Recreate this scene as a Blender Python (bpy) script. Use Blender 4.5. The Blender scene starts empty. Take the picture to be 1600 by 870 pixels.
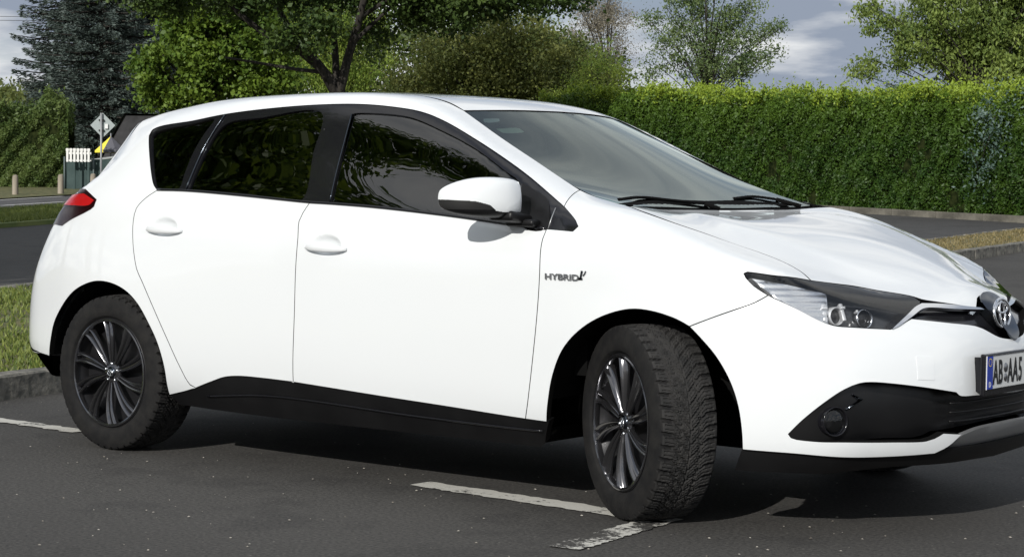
import bpy, bmesh, math, random
import numpy as np
from mathutils import Vector, Matrix, Quaternion
from mathutils.bvhtree import BVHTree
from mathutils.geometry import delaunay_2d_cdt

sc = bpy.context.scene
COL = sc.collection
rnd = random.Random(7)
npr = np.random.default_rng(11)
R = math.radians

# ------------------------------------------------------------------ camera
CAM = Vector((6.1021, -6.0455, 1.0629))
cam_d = bpy.data.cameras.new('camera'); cam_o = bpy.data.objects.new('camera', cam_d); COL.objects.link(cam_o)
cam_d.sensor_width = 36.0; cam_d.lens = 3002.58 * 36 / 1600
cam_d.clip_start = 0.1; cam_d.clip_end = 3000
Fw = Vector((-0.61213, 0.78957, -0.04343)).normalized()
Rt = Vector((0.78998, 0.61302, 0.0116)); Rt = (Rt - Fw * Rt.dot(Fw)).normalized()
Up = Rt.cross(Fw)
M = Matrix((Rt, Up, -Fw)).transposed().to_4x4(); M.translation = CAM
cam_o.matrix_world = M
sc.camera = cam_o

# ------------------------------------------------------------------ light and sky
SUN = Vector((0.20, -0.85, 0.455)).normalized()          # direction towards the sun
sun_el = math.asin(SUN.z); sun_rot = math.atan2(SUN.x, SUN.y)
world = bpy.data.worlds.new('World'); sc.world = world; world.use_nodes = True
wn = world.node_tree.nodes; wl = world.node_tree.links; wn.clear()
def N(t, **k):
    n = wn.new(t)
    for a, b in k.items(): setattr(n, a, b)
    return n
out = N('ShaderNodeOutputWorld'); bg = N('ShaderNodeBackground'); bg.inputs[1].default_value = 0.10
sky = N('ShaderNodeTexSky', sky_type='NISHITA', sun_disc=False)
sky.sun_elevation = sun_el; sky.sun_rotation = sun_rot
tc = N('ShaderNodeTexCoord'); sx = N('ShaderNodeSeparateXYZ'); wl.new(tc.outputs['Generated'], sx.inputs[0])
za = N('ShaderNodeMath', operation='MAXIMUM'); za.inputs[1].default_value = 0.0; wl.new(sx.outputs[2], za.inputs[0])
zb_ = N('ShaderNodeMath', operation='ADD'); zb_.inputs[1].default_value = .16; wl.new(za.outputs[0], zb_.inputs[0])
cx_ = N('ShaderNodeMath', operation='DIVIDE'); cy_ = N('ShaderNodeMath', operation='DIVIDE')
wl.new(sx.outputs[0], cx_.inputs[0]); wl.new(zb_.outputs[0], cx_.inputs[1]); wl.new(sx.outputs[1], cy_.inputs[0]); wl.new(zb_.outputs[0], cy_.inputs[1])
cc = N('ShaderNodeCombineXYZ'); wl.new(cx_.outputs[0], cc.inputs[0]); wl.new(cy_.outputs[0], cc.inputs[1])
nz = N('ShaderNodeTexNoise'); nz.inputs['Scale'].default_value = .9; nz.inputs['Detail'].default_value = 8; nz.inputs['Roughness'].default_value = .55
mp2 = N('ShaderNodeMapping'); mp2.inputs['Location'].default_value = (2.9, 1.1, 0)
nz2 = N('ShaderNodeTexNoise'); nz2.inputs['Scale'].default_value = 1.5; nz2.inputs['Detail'].default_value = 7; nz2.inputs['Roughness'].default_value = .5
cr = N('ShaderNodeValToRGB'); cr.color_ramp.elements[0].position = .34; cr.color_ramp.elements[1].position = .50
cr2 = N('ShaderNodeValToRGB'); cr2.color_ramp.elements[0].position = .44; cr2.color_ramp.elements[1].position = .57
cr2.color_ramp.elements[0].color = (3.0, 3.5, 4.4, 1); cr2.color_ramp.elements[1].color = (9.0, 9.1, 9.1, 1)
skm = N('ShaderNodeMixRGB', blend_type='MIX'); skm.inputs[2].default_value = (2.1, 2.8, 4.1, 1); skm.inputs[0].default_value = .55
mx = N('ShaderNodeMixRGB')
wl.new(cc.outputs[0], nz.inputs[0]); wl.new(nz.outputs[0], cr.inputs[0])
wl.new(cc.outputs[0], mp2.inputs[0]); wl.new(mp2.outputs[0], nz2.inputs[0]); wl.new(nz2.outputs[0], cr2.inputs[0])
wl.new(sky.outputs[0], skm.inputs[1]); wl.new(skm.outputs[0], mx.inputs[1]); wl.new(cr2.outputs[0], mx.inputs[2]); wl.new(cr.outputs[0], mx.inputs[0])
wl.new(mx.outputs[0], bg.inputs[0]); wl.new(bg.outputs[0], out.inputs[0])
sun_d = bpy.data.lights.new('sun', 'SUN'); sun_d.energy = 3.9; sun_d.angle = R(0.5); sun_d.color = (1.0, .965, .905)
sun_o = bpy.data.objects.new('sun', sun_d); COL.objects.link(sun_o)
sun_o.rotation_euler = (-SUN).to_track_quat('-Z', 'Y').to_euler()
sc.view_settings.view_transform = 'Standard'; sc.view_settings.look = 'None'
sc.view_settings.exposure = 0.0; sc.view_settings.gamma = 1.0
sc.cycles.max_bounces = 10; sc.cycles.transparent_max_bounces = 16

# ------------------------------------------------------------------ materials
def mat(name, col, rough=.5, metal=0., coat=0., spec=.5, **k):
    m = bpy.data.materials.new(name); m.use_nodes = True
    p = m.node_tree.nodes['Principled BSDF']
    p.inputs['Base Color'].default_value = (*col, 1); p.inputs['Roughness'].default_value = rough
    p.inputs['Metallic'].default_value = metal; p.inputs['Coat Weight'].default_value = coat
    p.inputs['Coat Roughness'].default_value = .03
    p.inputs['Specular IOR Level'].default_value = spec
    return m
def nodes(m): return m.node_tree.nodes, m.node_tree.links, m.node_tree.nodes['Principled BSDF']
def noise_mix(m, c1, c2, scale, detail=6, lo=.35, hi=.65, coord='Object', rough=None, bump=0, bscale=None, stretch=None):
    n, l, p = nodes(m)
    t = n.new('ShaderNodeTexCoord'); src = t.outputs[coord]
    if stretch:
        mpn = n.new('ShaderNodeMapping'); mpn.inputs['Scale'].default_value = stretch; l.new(src, mpn.inputs[0]); src = mpn.outputs[0]
    z = n.new('ShaderNodeTexNoise'); z.inputs['Scale'].default_value = scale; z.inputs['Detail'].default_value = detail
    r = n.new('ShaderNodeValToRGB'); r.color_ramp.elements[0].position = lo; r.color_ramp.elements[1].position = hi
    r.color_ramp.elements[0].color = (*c1, 1); r.color_ramp.elements[1].color = (*c2, 1)
    l.new(src, z.inputs[0]); l.new(z.outputs[0], r.inputs[0]); l.new(r.outputs[0], p.inputs['Base Color'])
    if bump:
        b = n.new('ShaderNodeBump'); b.inputs['Strength'].default_value = bump; b.inputs['Distance'].default_value = .01
        z2 = n.new('ShaderNodeTexNoise'); z2.inputs['Scale'].default_value = bscale or scale; z2.inputs['Detail'].default_value = 4
        l.new(src, z2.inputs[0]); l.new(z2.outputs[0], b.inputs['Height']); l.new(b.outputs[0], p.inputs['Normal'])
    return m
MT = {}
MT['paint'] = mat('white_paint', (.72, .745, .76), .32, coat=1.0, spec=.4)
MT['black_gloss'] = mat('black_gloss', (.008, .008, .010), .12, coat=.25, spec=.4)
MT['black_plastic'] = noise_mix(mat('black_plastic', (.006, .006, .007), .42, spec=.3), (.0045, .0045, .005), (.007, .007, .0075), 8)
MT['bezel'] = noise_mix(mat('bezel_plastic', (.006, .006, .007), .28, spec=.45), (.0045, .0045, .005), (.006, .006, .0065), 8)
MT['matte_black'] = mat('matte_black', (.005, .005, .005), .9, spec=.08)
MT['rubber'] = noise_mix(mat('tyre_rubber', (.02, .02, .02), .8, spec=.25), (.0075, .0075, .008), (.014, .0135, .013), 25, bump=.15, bscale=120)
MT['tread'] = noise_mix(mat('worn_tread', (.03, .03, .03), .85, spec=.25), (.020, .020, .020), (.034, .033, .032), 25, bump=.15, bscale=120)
MT['rim'] = mat('gunmetal', (.12, .12, .128), .15, metal=.9, coat=.9)
MT['rim_dark'] = mat('dark_rim', (.02, .02, .022), .4, metal=.5)
MT['chrome'] = mat('chrome', (.80, .81, .83), .16, metal=1)
MT['dark_chrome'] = mat('dark_chrome', (.07, .08, .095), .14, metal=1, coat=.3)
MT['silver'] = mat('silver_trim', (.42, .43, .44), .35, metal=.7)
MT['steel'] = mat('steel', (.35, .35, .36), .35, metal=1)
MT['tail_red'] = mat('tail_red', (.42, .009, .011), .12, coat=.8)
MT['tail_dark'] = mat('tail_dark', (.012, .001, .002), .2, coat=.1)
MT['interior'] = mat('interior_fabric', (.03, .03, .033), .9)
MT['dash'] = mat('dashboard_plastic', (.035, .036, .038), .6)
MT['headliner'] = mat('headliner', (.28, .27, .26), .95)
MT['plate_white'] = mat('plate_white', (.72, .73, .72), .4)
MT['plate_blue'] = mat('plate_blue', (.02, .05, .38), .4)
MT['black_ink'] = mat('black_ink', (.01, .01, .01), .5)
MT['sticker'] = mat('sticker', (.6, .66, .55), .6)
MT['orange'] = mat('indicator_lens', (.03, .03, .03), .08, metal=.3, coat=1)
def glass_mat(name, tint, ior=1.5, boost=1.0, rough=0.0, refl=(1, 1, 1)):
    m = bpy.data.materials.new(name); m.use_nodes = True; n = m.node_tree.nodes; l = m.node_tree.links; n.clear()
    o = n.new('ShaderNodeOutputMaterial'); mxs = n.new('ShaderNodeMixShader'); tr = n.new('ShaderNodeBsdfTransparent'); gl = n.new('ShaderNodeBsdfGlossy')
    fr = n.new('ShaderNodeFresnel'); fr.inputs[0].default_value = ior
    tr.inputs[0].default_value = (*tint, 1); gl.inputs['Roughness'].default_value = rough; gl.inputs[0].default_value = (*refl, 1)
    mu = n.new('ShaderNodeMath'); mu.operation = 'MULTIPLY'; mu.inputs[1].default_value = boost; mu.use_clamp = True
    l.new(fr.outputs[0], mu.inputs[0]); l.new(mu.outputs[0], mxs.inputs[0]); l.new(tr.outputs[0], mxs.inputs[1]); l.new(gl.outputs[0], mxs.inputs[2]); l.new(mxs.outputs[0], o.inputs[0])
    return m
MT['glass'] = glass_mat('window_glass', (.13, .16, .17), boost=2.0)
MT['lamp_inner'] = mat('lamp_inner', (.035, .037, .04), .25, coat=.5)
MT['lamp_bright'] = mat('lamp_bright', (.72, .73, .75), .3, metal=.4)
MT['silver_refl'] = mat('lamp_silver', (.75, .76, .78), .22, metal=.9)
MT['glass_dark'] = glass_mat('privacy_glass', (.05, .055, .06), boost=1.9)
MT['glass_ws'] = glass_mat('windscreen_glass', (.52, .60, .57), boost=1.15, refl=(.90, 1, .98))
MT['lens'] = glass_mat('lamp_lens', (.93, .94, .95), boost=1.0)

# ------------------------------------------------------------------ object helpers
def link(o, parent=None, label=None, cat=None, group=None, kind=None):
    COL.objects.link(o)
    if parent is not None: o.parent = parent
    if label: o['label'] = label
    if cat: o['category'] = cat
    if group: o['group'] = group
    if kind: o['kind'] = kind
    return o
def empty(name, loc, label, cat, group=None, rz=0):
    e = bpy.data.objects.new(name, None); e.location = loc; e.rotation_euler.z = rz; e.empty_display_size = .2
    return link(e, None, label, cat, group)
def mesh(name, v, f, m, parent=None, smooth=False, **k):
    me = bpy.data.meshes.new(name); me.from_pydata([tuple(p) for p in v], [], [tuple(q) for q in f]); me.update()
    if smooth: me.shade_smooth()
    if m is not None:
        for q in (m if isinstance(m, (list, tuple)) else [m]): me.materials.append(q)
    o = bpy.data.objects.new(name, me)
    return link(o, parent, **k)
def fast_mesh(name, V, F, m, parent=None, smooth=False, attr=None, **k):
    """V (n,3) array, F (m,k) array of equal-size faces"""
    me = bpy.data.meshes.new(name); V = np.asarray(V, np.float32); F = np.asarray(F, np.int32); kk = F.shape[1]
    me.vertices.add(len(V)); me.vertices.foreach_set('co', V.ravel())
    me.loops.add(F.size); me.loops.foreach_set('vertex_index', F.ravel())
    me.polygons.add(len(F)); me.polygons.foreach_set('loop_start', np.arange(0, F.size, kk, dtype=np.int32))
    me.update(calc_edges=True)
    if attr is not None:
        a = me.attributes.new('tone', 'FLOAT', 'FACE'); a.data.foreach_set('value', np.asarray(attr, np.float32))
    if smooth: me.shade_smooth()
    if m is not None:
        for q in (m if isinstance(m, (list, tuple)) else [m]): me.materials.append(q)
    o = bpy.data.objects.new(name, me)
    return link(o, parent, **k)
class MB:
    def __init__(s): s.v = []; s.f = []; s.m = []
    def add(s, v, f, mi=0):
        n = len(s.v); s.v += [tuple(p) for p in v]; s.f += [tuple(i + n for i in q) for q in f]; s.m += [mi] * len(f)
    def box(s, c, d, mi=0, rot=None, bev=0):
        hx, hy, hz = d[0] / 2, d[1] / 2, d[2] / 2
        if bev:
            b = min(bev, hx * .9, hy * .9, hz * .9); bm = bmesh.new(); bmesh.ops.create_cube(bm, size=1)
            for v in bm.verts: v.co = Vector((v.co.x * d[0], v.co.y * d[1], v.co.z * d[2]))
            bmesh.ops.bevel(bm, geom=bm.edges[:], offset=b, segments=2, affect='EDGES', profile=.6)
            bm.verts.index_update(); pts = [v.co.copy() for v in bm.verts]; fs = [[v.index for v in f.verts] for f in bm.faces]; bm.free()
        else:
            pts = [Vector((x, y, z)) for x in (-hx, hx) for y in (-hy, hy) for z in (-hz, hz)]
            fs = [(0, 1, 3, 2), (4, 6, 7, 5), (0, 4, 5, 1), (2, 3, 7, 6), (0, 2, 6, 4), (1, 5, 7, 3)]
        if rot is not None: pts = [rot @ p for p in pts]
        s.add([p + Vector(c) for p in pts], fs, mi)
    def tube(s, pts, rad, n=8, mi=0, cap=True):
        pts = [Vector(p) for p in pts]; rr = rad if isinstance(rad, (list, tuple)) else [rad] * len(pts)
        up = None; rings = []
        for i, p in enumerate(pts):
            t = (pts[min(i + 1, len(pts) - 1)] - pts[max(i - 1, 0)]).normalized()
            if up is None: up = Vector((0, 0, 1)) if abs(t.z) < .9 else Vector((1, 0, 0))
            a = t.cross(up).normalized(); b = a.cross(t).normalized(); up = b
            rings.append([p + (a * math.cos(2 * math.pi * k / n) + b * math.sin(2 * math.pi * k / n)) * rr[i] for k in range(n)])
        v = [q for r in rings for q in r]; f = []
        for i in range(len(pts) - 1):
            for k in range(n): f.append((i * n + k, i * n + (k + 1) % n, (i + 1) * n + (k + 1) % n, (i + 1) * n + k))
        if cap: f.append(tuple(range(n - 1, -1, -1))); f.append(tuple((len(pts) - 1) * n + k for k in range(n)))
        s.add(v, f, mi)
    def lathe(s, prof, n=64, axis='y', c=(0, 0, 0), mi=0, a0=0, a1=2 * math.pi):
        """prof: (radius, h) pairs revolved about the axis"""
        full = abs(a1 - a0 - 2 * math.pi) < 1e-6; k = n if full else n + 1; v = []; f = []; m_ = len(prof)
        for i in range(k):
            a = a0 + (a1 - a0) * i / n
            for r, h in prof:
                q = (r * math.cos(a), h, r * math.sin(a)) if axis == 'y' else ((h, r * math.cos(a), r * math.sin(a)) if axis == 'x' else (r * math.cos(a), r * math.sin(a), h))
                v.append((q[0] + c[0], q[1] + c[1], q[2] + c[2]))
        for i in range(n):
            j = (i + 1) % k
            for p in range(m_ - 1): f.append((i * m_ + p, i * m_ + p + 1, j * m_ + p + 1, j * m_ + p))
        s.add(v, f, mi)
    def build(s, name, m, parent=None, smooth=False, **k):
        o = mesh(name, s.v, s.f, m, parent, smooth, **k)
        if any(s.m): o.data.polygons.foreach_set('material_index', s.m)
        return o
def smooth_by_angle(o, deg=35):
    me = o.data; me.shade_smooth()
    bm = bmesh.new(); bm.from_mesh(me)
    for e in bm.edges:
        if len(e.link_faces) == 2 and e.calc_face_angle(0) > R(deg): e.smooth = False
    bm.to_mesh(me); bm.free()
def subsurf_mesh(name, v, f, m, parent, levels=3, crease=None, **k):
    o = mesh(name, v, f, m, parent, True, **k)
    md = o.modifiers.new('s', 'SUBSURF'); md.levels = md.render_levels = levels
    if crease:
        a = o.data.attributes.new('crease_edge', 'FLOAT', 'EDGE')
        ks = {tuple(sorted(q)): w for q, w in crease.items()}
        for e in o.data.edges:
            t = tuple(sorted(e.vertices))
            if t in ks: a.data[e.index].value = ks[t]
    return o
# ================================================================== CAR BODY SURFACE
SX = ['Kr', 'S0', 'S1', 'S2', 'S3', 'S4', 'S5', 'S6', 'S7', 'S8', 'S9', 'S10', 'S11', 'S12', 'S13', 'K']
ROW = [
 [(-0.643,0.64,0.248),(-0.469,0.74,0.237),(-0.212,0.79,0.216),(0.105,0.8,0.206),(0.47,0.8,0.202),(0.882,0.8,0.197),(1.288,0.8,0.197),(1.638,0.8,0.197),(1.905,0.8,0.198),(2.111,0.8,0.198),(2.306,0.805,0.198),(2.519,0.81,0.198),(2.731,0.82,0.198),(2.959,0.83,0.194),(3.111,0.765,0.194),(3.234,0.66,0.189)],
 [(-0.708,0.68,0.351),(-0.501,0.78,0.339),(-0.211,0.835,0.318),(0.106,0.85,0.318),(0.471,0.848,0.307),(0.883,0.842,0.307),(1.288,0.842,0.306),(1.638,0.842,0.306),(1.906,0.843,0.306),(2.112,0.846,0.305),(2.307,0.855,0.305),(2.52,0.865,0.305),(2.731,0.868,0.3),(2.968,0.86,0.285),(3.139,0.79,0.275),(3.299,0.675,0.27)],
 [(-0.724,0.69,0.433),(-0.512,0.79,0.442),(-0.211,0.85,0.45),(0.106,0.872,0.459),(0.471,0.868,0.458),(0.882,0.862,0.446),(1.288,0.861,0.445),(1.638,0.861,0.444),(1.906,0.862,0.443),(2.112,0.864,0.442),(2.307,0.87,0.441),(2.519,0.878,0.441),(2.73,0.88,0.44),(2.968,0.868,0.42),(3.138,0.8,0.4),(3.313,0.68,0.39)],
 [(-0.704,0.69,0.639),(-0.502,0.79,0.636),(-0.212,0.855,0.644),(0.105,0.878,0.651),(0.47,0.873,0.629),(0.882,0.868,0.606),(1.288,0.867,0.604),(1.638,0.868,0.601),(1.905,0.87,0.6),(2.111,0.872,0.598),(2.306,0.878,0.597),(2.519,0.885,0.596),(2.73,0.885,0.594),(2.949,0.87,0.564),(3.129,0.8,0.544),(3.299,0.68,0.515)],
 [(-0.63,0.68,0.824),(-0.461,0.785,0.821),(-0.214,0.845,0.838),(0.104,0.868,0.834),(0.469,0.868,0.82),(0.881,0.866,0.796),(1.287,0.866,0.782),(1.638,0.868,0.769),(1.905,0.87,0.757),(2.111,0.872,0.755),(2.306,0.876,0.748),(2.519,0.88,0.741),(2.73,0.88,0.73),(2.939,0.855,0.718),(3.1,0.79,0.699),(3.261,0.67,0.631)],
 [(-0.452,0.7,1.007),(-0.355,0.775,1.014),(-0.162,0.815,1.021),(0.102,0.835,1.017),(0.468,0.84,1.007),(0.88,0.84,0.987),(1.286,0.84,0.966),(1.637,0.845,0.942),(1.904,0.85,0.924),(2.111,0.858,0.907),(2.306,0.868,0.889),(2.519,0.875,0.872),(2.73,0.865,0.851),(2.92,0.82,0.815),(3.072,0.755,0.794),(3.224,0.635,0.728)],
 [(-0.315,0.665,1.098),(-0.218,0.73,1.126),(-0.059,0.74,1.174),(0.151,0.745,1.201),(0.485,0.745,1.211),(0.887,0.74,1.209),(1.263,0.735,1.193),(1.594,0.74,1.138),(1.853,0.765,1.074),(2.07,0.79,1.011),(2.28,0.835,0.964),(2.511,0.857,0.941),(2.723,0.845,0.906),(2.904,0.805,0.861),(3.053,0.74,0.828),(3.194,0.605,0.766)],
 [(-0.147,0.63,1.281),(-0.009,0.665,1.303),(0.097,0.675,1.326),(0.264,0.67,1.354),(0.514,0.665,1.384),(0.905,0.655,1.402),(1.25,0.64,1.39),(1.552,0.645,1.329),(1.802,0.69,1.229),(2.03,0.74,1.111),(2.253,0.8,1.009),(2.493,0.81,0.996),(2.707,0.785,0.948),(2.887,0.755,0.891),(3.023,0.685,0.847),(3.154,0.56,0.796)],
 [(-0.159,0.54,1.355),(-0.032,0.555,1.385),(0.115,0.565,1.405),(0.283,0.565,1.427),(0.533,0.56,1.443),(0.903,0.553,1.45),(1.249,0.54,1.44),(1.531,0.515,1.388),(1.781,0.558,1.273),(2.009,0.61,1.172),(2.232,0.67,1.075),(2.454,0.71,1.028),(2.669,0.685,0.978),(2.849,0.65,0.91),(2.986,0.595,0.866),(3.098,0.5,0.828)],
]
CEN = [(-0.268,1.388),(-0.12,1.421),(0.07,1.443),(0.259,1.46),(0.53,1.472),(0.901,1.474),(1.269,1.454),(1.622,1.409),(1.872,1.286),(2.11,1.167),(2.347,1.034),(2.523,1.001),(2.737,0.972),(2.939,0.934),(3.093,0.878),(3.217,0.835)]
FRONT = {0.42:[(3.397,0.193),(3.454,0.265),(3.472,0.391),(3.463,0.516),(3.425,0.623),(3.373,0.691),(3.331,0.725),(3.279,0.755),(3.208,0.782)],0.22:[(3.458,0.197),(3.505,0.27),(3.519,0.391),(3.515,0.527),(3.496,0.624),(3.432,0.688),(3.401,0.727),(3.345,0.76),(3.274,0.79)],0.0:[(3.469,0.202),(3.517,0.275),(3.535,0.402),(3.54,0.529),(3.512,0.626),(3.468,0.695),(3.438,0.732),(3.398,0.766),(3.327,0.799)]}
REAR = {0.47:[(-0.732,0.26),(-0.792,0.354),(-0.809,0.436),(-0.805,0.623),(-0.757,0.83),(-0.639,1.014),(-0.543,1.106),(-0.319,1.288),(-0.213,1.363)],0.24:[(-0.767,0.263),(-0.821,0.356),(-0.843,0.44),(-0.833,0.627),(-0.791,0.834),(-0.695,1.02),(-0.599,1.112),(-0.385,1.295),(-0.258,1.376)],0.0:[(-0.777,0.266),(-0.832,0.36),(-0.854,0.443),(-0.844,0.631),(-0.807,0.839),(-0.716,1.026),(-0.631,1.119),(-0.406,1.302),(-0.268,1.388)]}
def body_targets():
    V=[];ids={}
    def add(k,x,w,z): ids[k]=len(V); V.append((x,-w,z))
    cols=[('R',w) for w in (0.,.24,.47)]+[('S',i) for i in range(16)]+[('F',w) for w in (.42,.22,0.)]
    for ci,(t,a) in enumerate(cols):
        for r in range(9):
            if t=='S': add((ci,r),*ROW[r][a])
            elif t=='R': add((ci,r),REAR[a][r][0],a,REAR[a][r][1])
            else: add((ci,r),FRONT[a][r][0],a,FRONT[a][r][1])
    Fc=[]
    nc=len(cols)
    for ci in range(nc-1):
        for r in range(8): Fc.append((ids[ci,r],ids[ci+1,r],ids[ci+1,r+1],ids[ci,r+1]))
    # top patch: g[s][t], s=0..15 stations, t=0..3 (0=row8)
    g={}
    for s in range(16):
        x8,w8,z8=ROW[8][s]; xc,zc=CEN[s]
        g[s,0]=ids[3+s,8]
        for t,fr in ((1,.7),(2,.36),(3,0.)):
            if s==0: g[s,t]=ids[3-t,8]
            elif s==15: g[s,t]=ids[18+t,8]
            else:
                q=fr*fr; add(('T',s,t),xc+(x8-xc)*q,w8*fr,zc-(zc-z8)*q*(1.0 if s<11 else q)); g[s,t]=ids['T',s,t]
    for s in range(15):
        for t in range(3): Fc.append((g[s,t],g[s+1,t],g[s+1,t+1],g[s,t+1]))
    n=len(V)
    # mirror
    mir={}
    for i in range(n):
        if abs(V[i][1])<1e-9: mir[i]=i
        else: mir[i]=len(V); V.append((V[i][0],-V[i][1],V[i][2]))
    F2=list(Fc)+[tuple(mir[i] for i in reversed(f)) for f in Fc]
    return V,F2
def make_body_surface(V,F,levels=4):
    T=np.array(V); cage=T.copy()
    me=bpy.data.meshes.new('cage'); me.from_pydata([tuple(v) for v in cage],[],F); me.update()
    ob=bpy.data.objects.new('cage',me); bpy.context.scene.collection.objects.link(ob)
    md=ob.modifiers.new('s','SUBSURF'); md.levels=2; md.boundary_smooth='PRESERVE_CORNERS'
    n=len(V)
    for it in range(6):
        me.vertices.foreach_set('co',cage.ravel()); me.update()
        ev=ob.evaluated_get(bpy.context.evaluated_depsgraph_get()); m=ev.to_mesh()
        co=np.empty(len(m.vertices)*3); m.vertices.foreach_get('co',co); lim=co.reshape(-1,3)[:n]
        e=T-lim; cage+=e*.8; ev.to_mesh_clear()
    err=np.abs(e).max()
    me.vertices.foreach_set('co',cage.ravel()); md.levels=levels; me.update()
    ev=ob.evaluated_get(bpy.context.evaluated_depsgraph_get()); m=ev.to_mesh()
    vs=[v.co.copy() for v in m.vertices]; ns=[v.normal.copy() for v in m.vertices]; fs=[tuple(p.vertices) for p in m.polygons]
    ev.to_mesh_clear(); bpy.data.objects.remove(ob); bpy.data.meshes.remove(me)
    return vs,ns,fs,err

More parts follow.
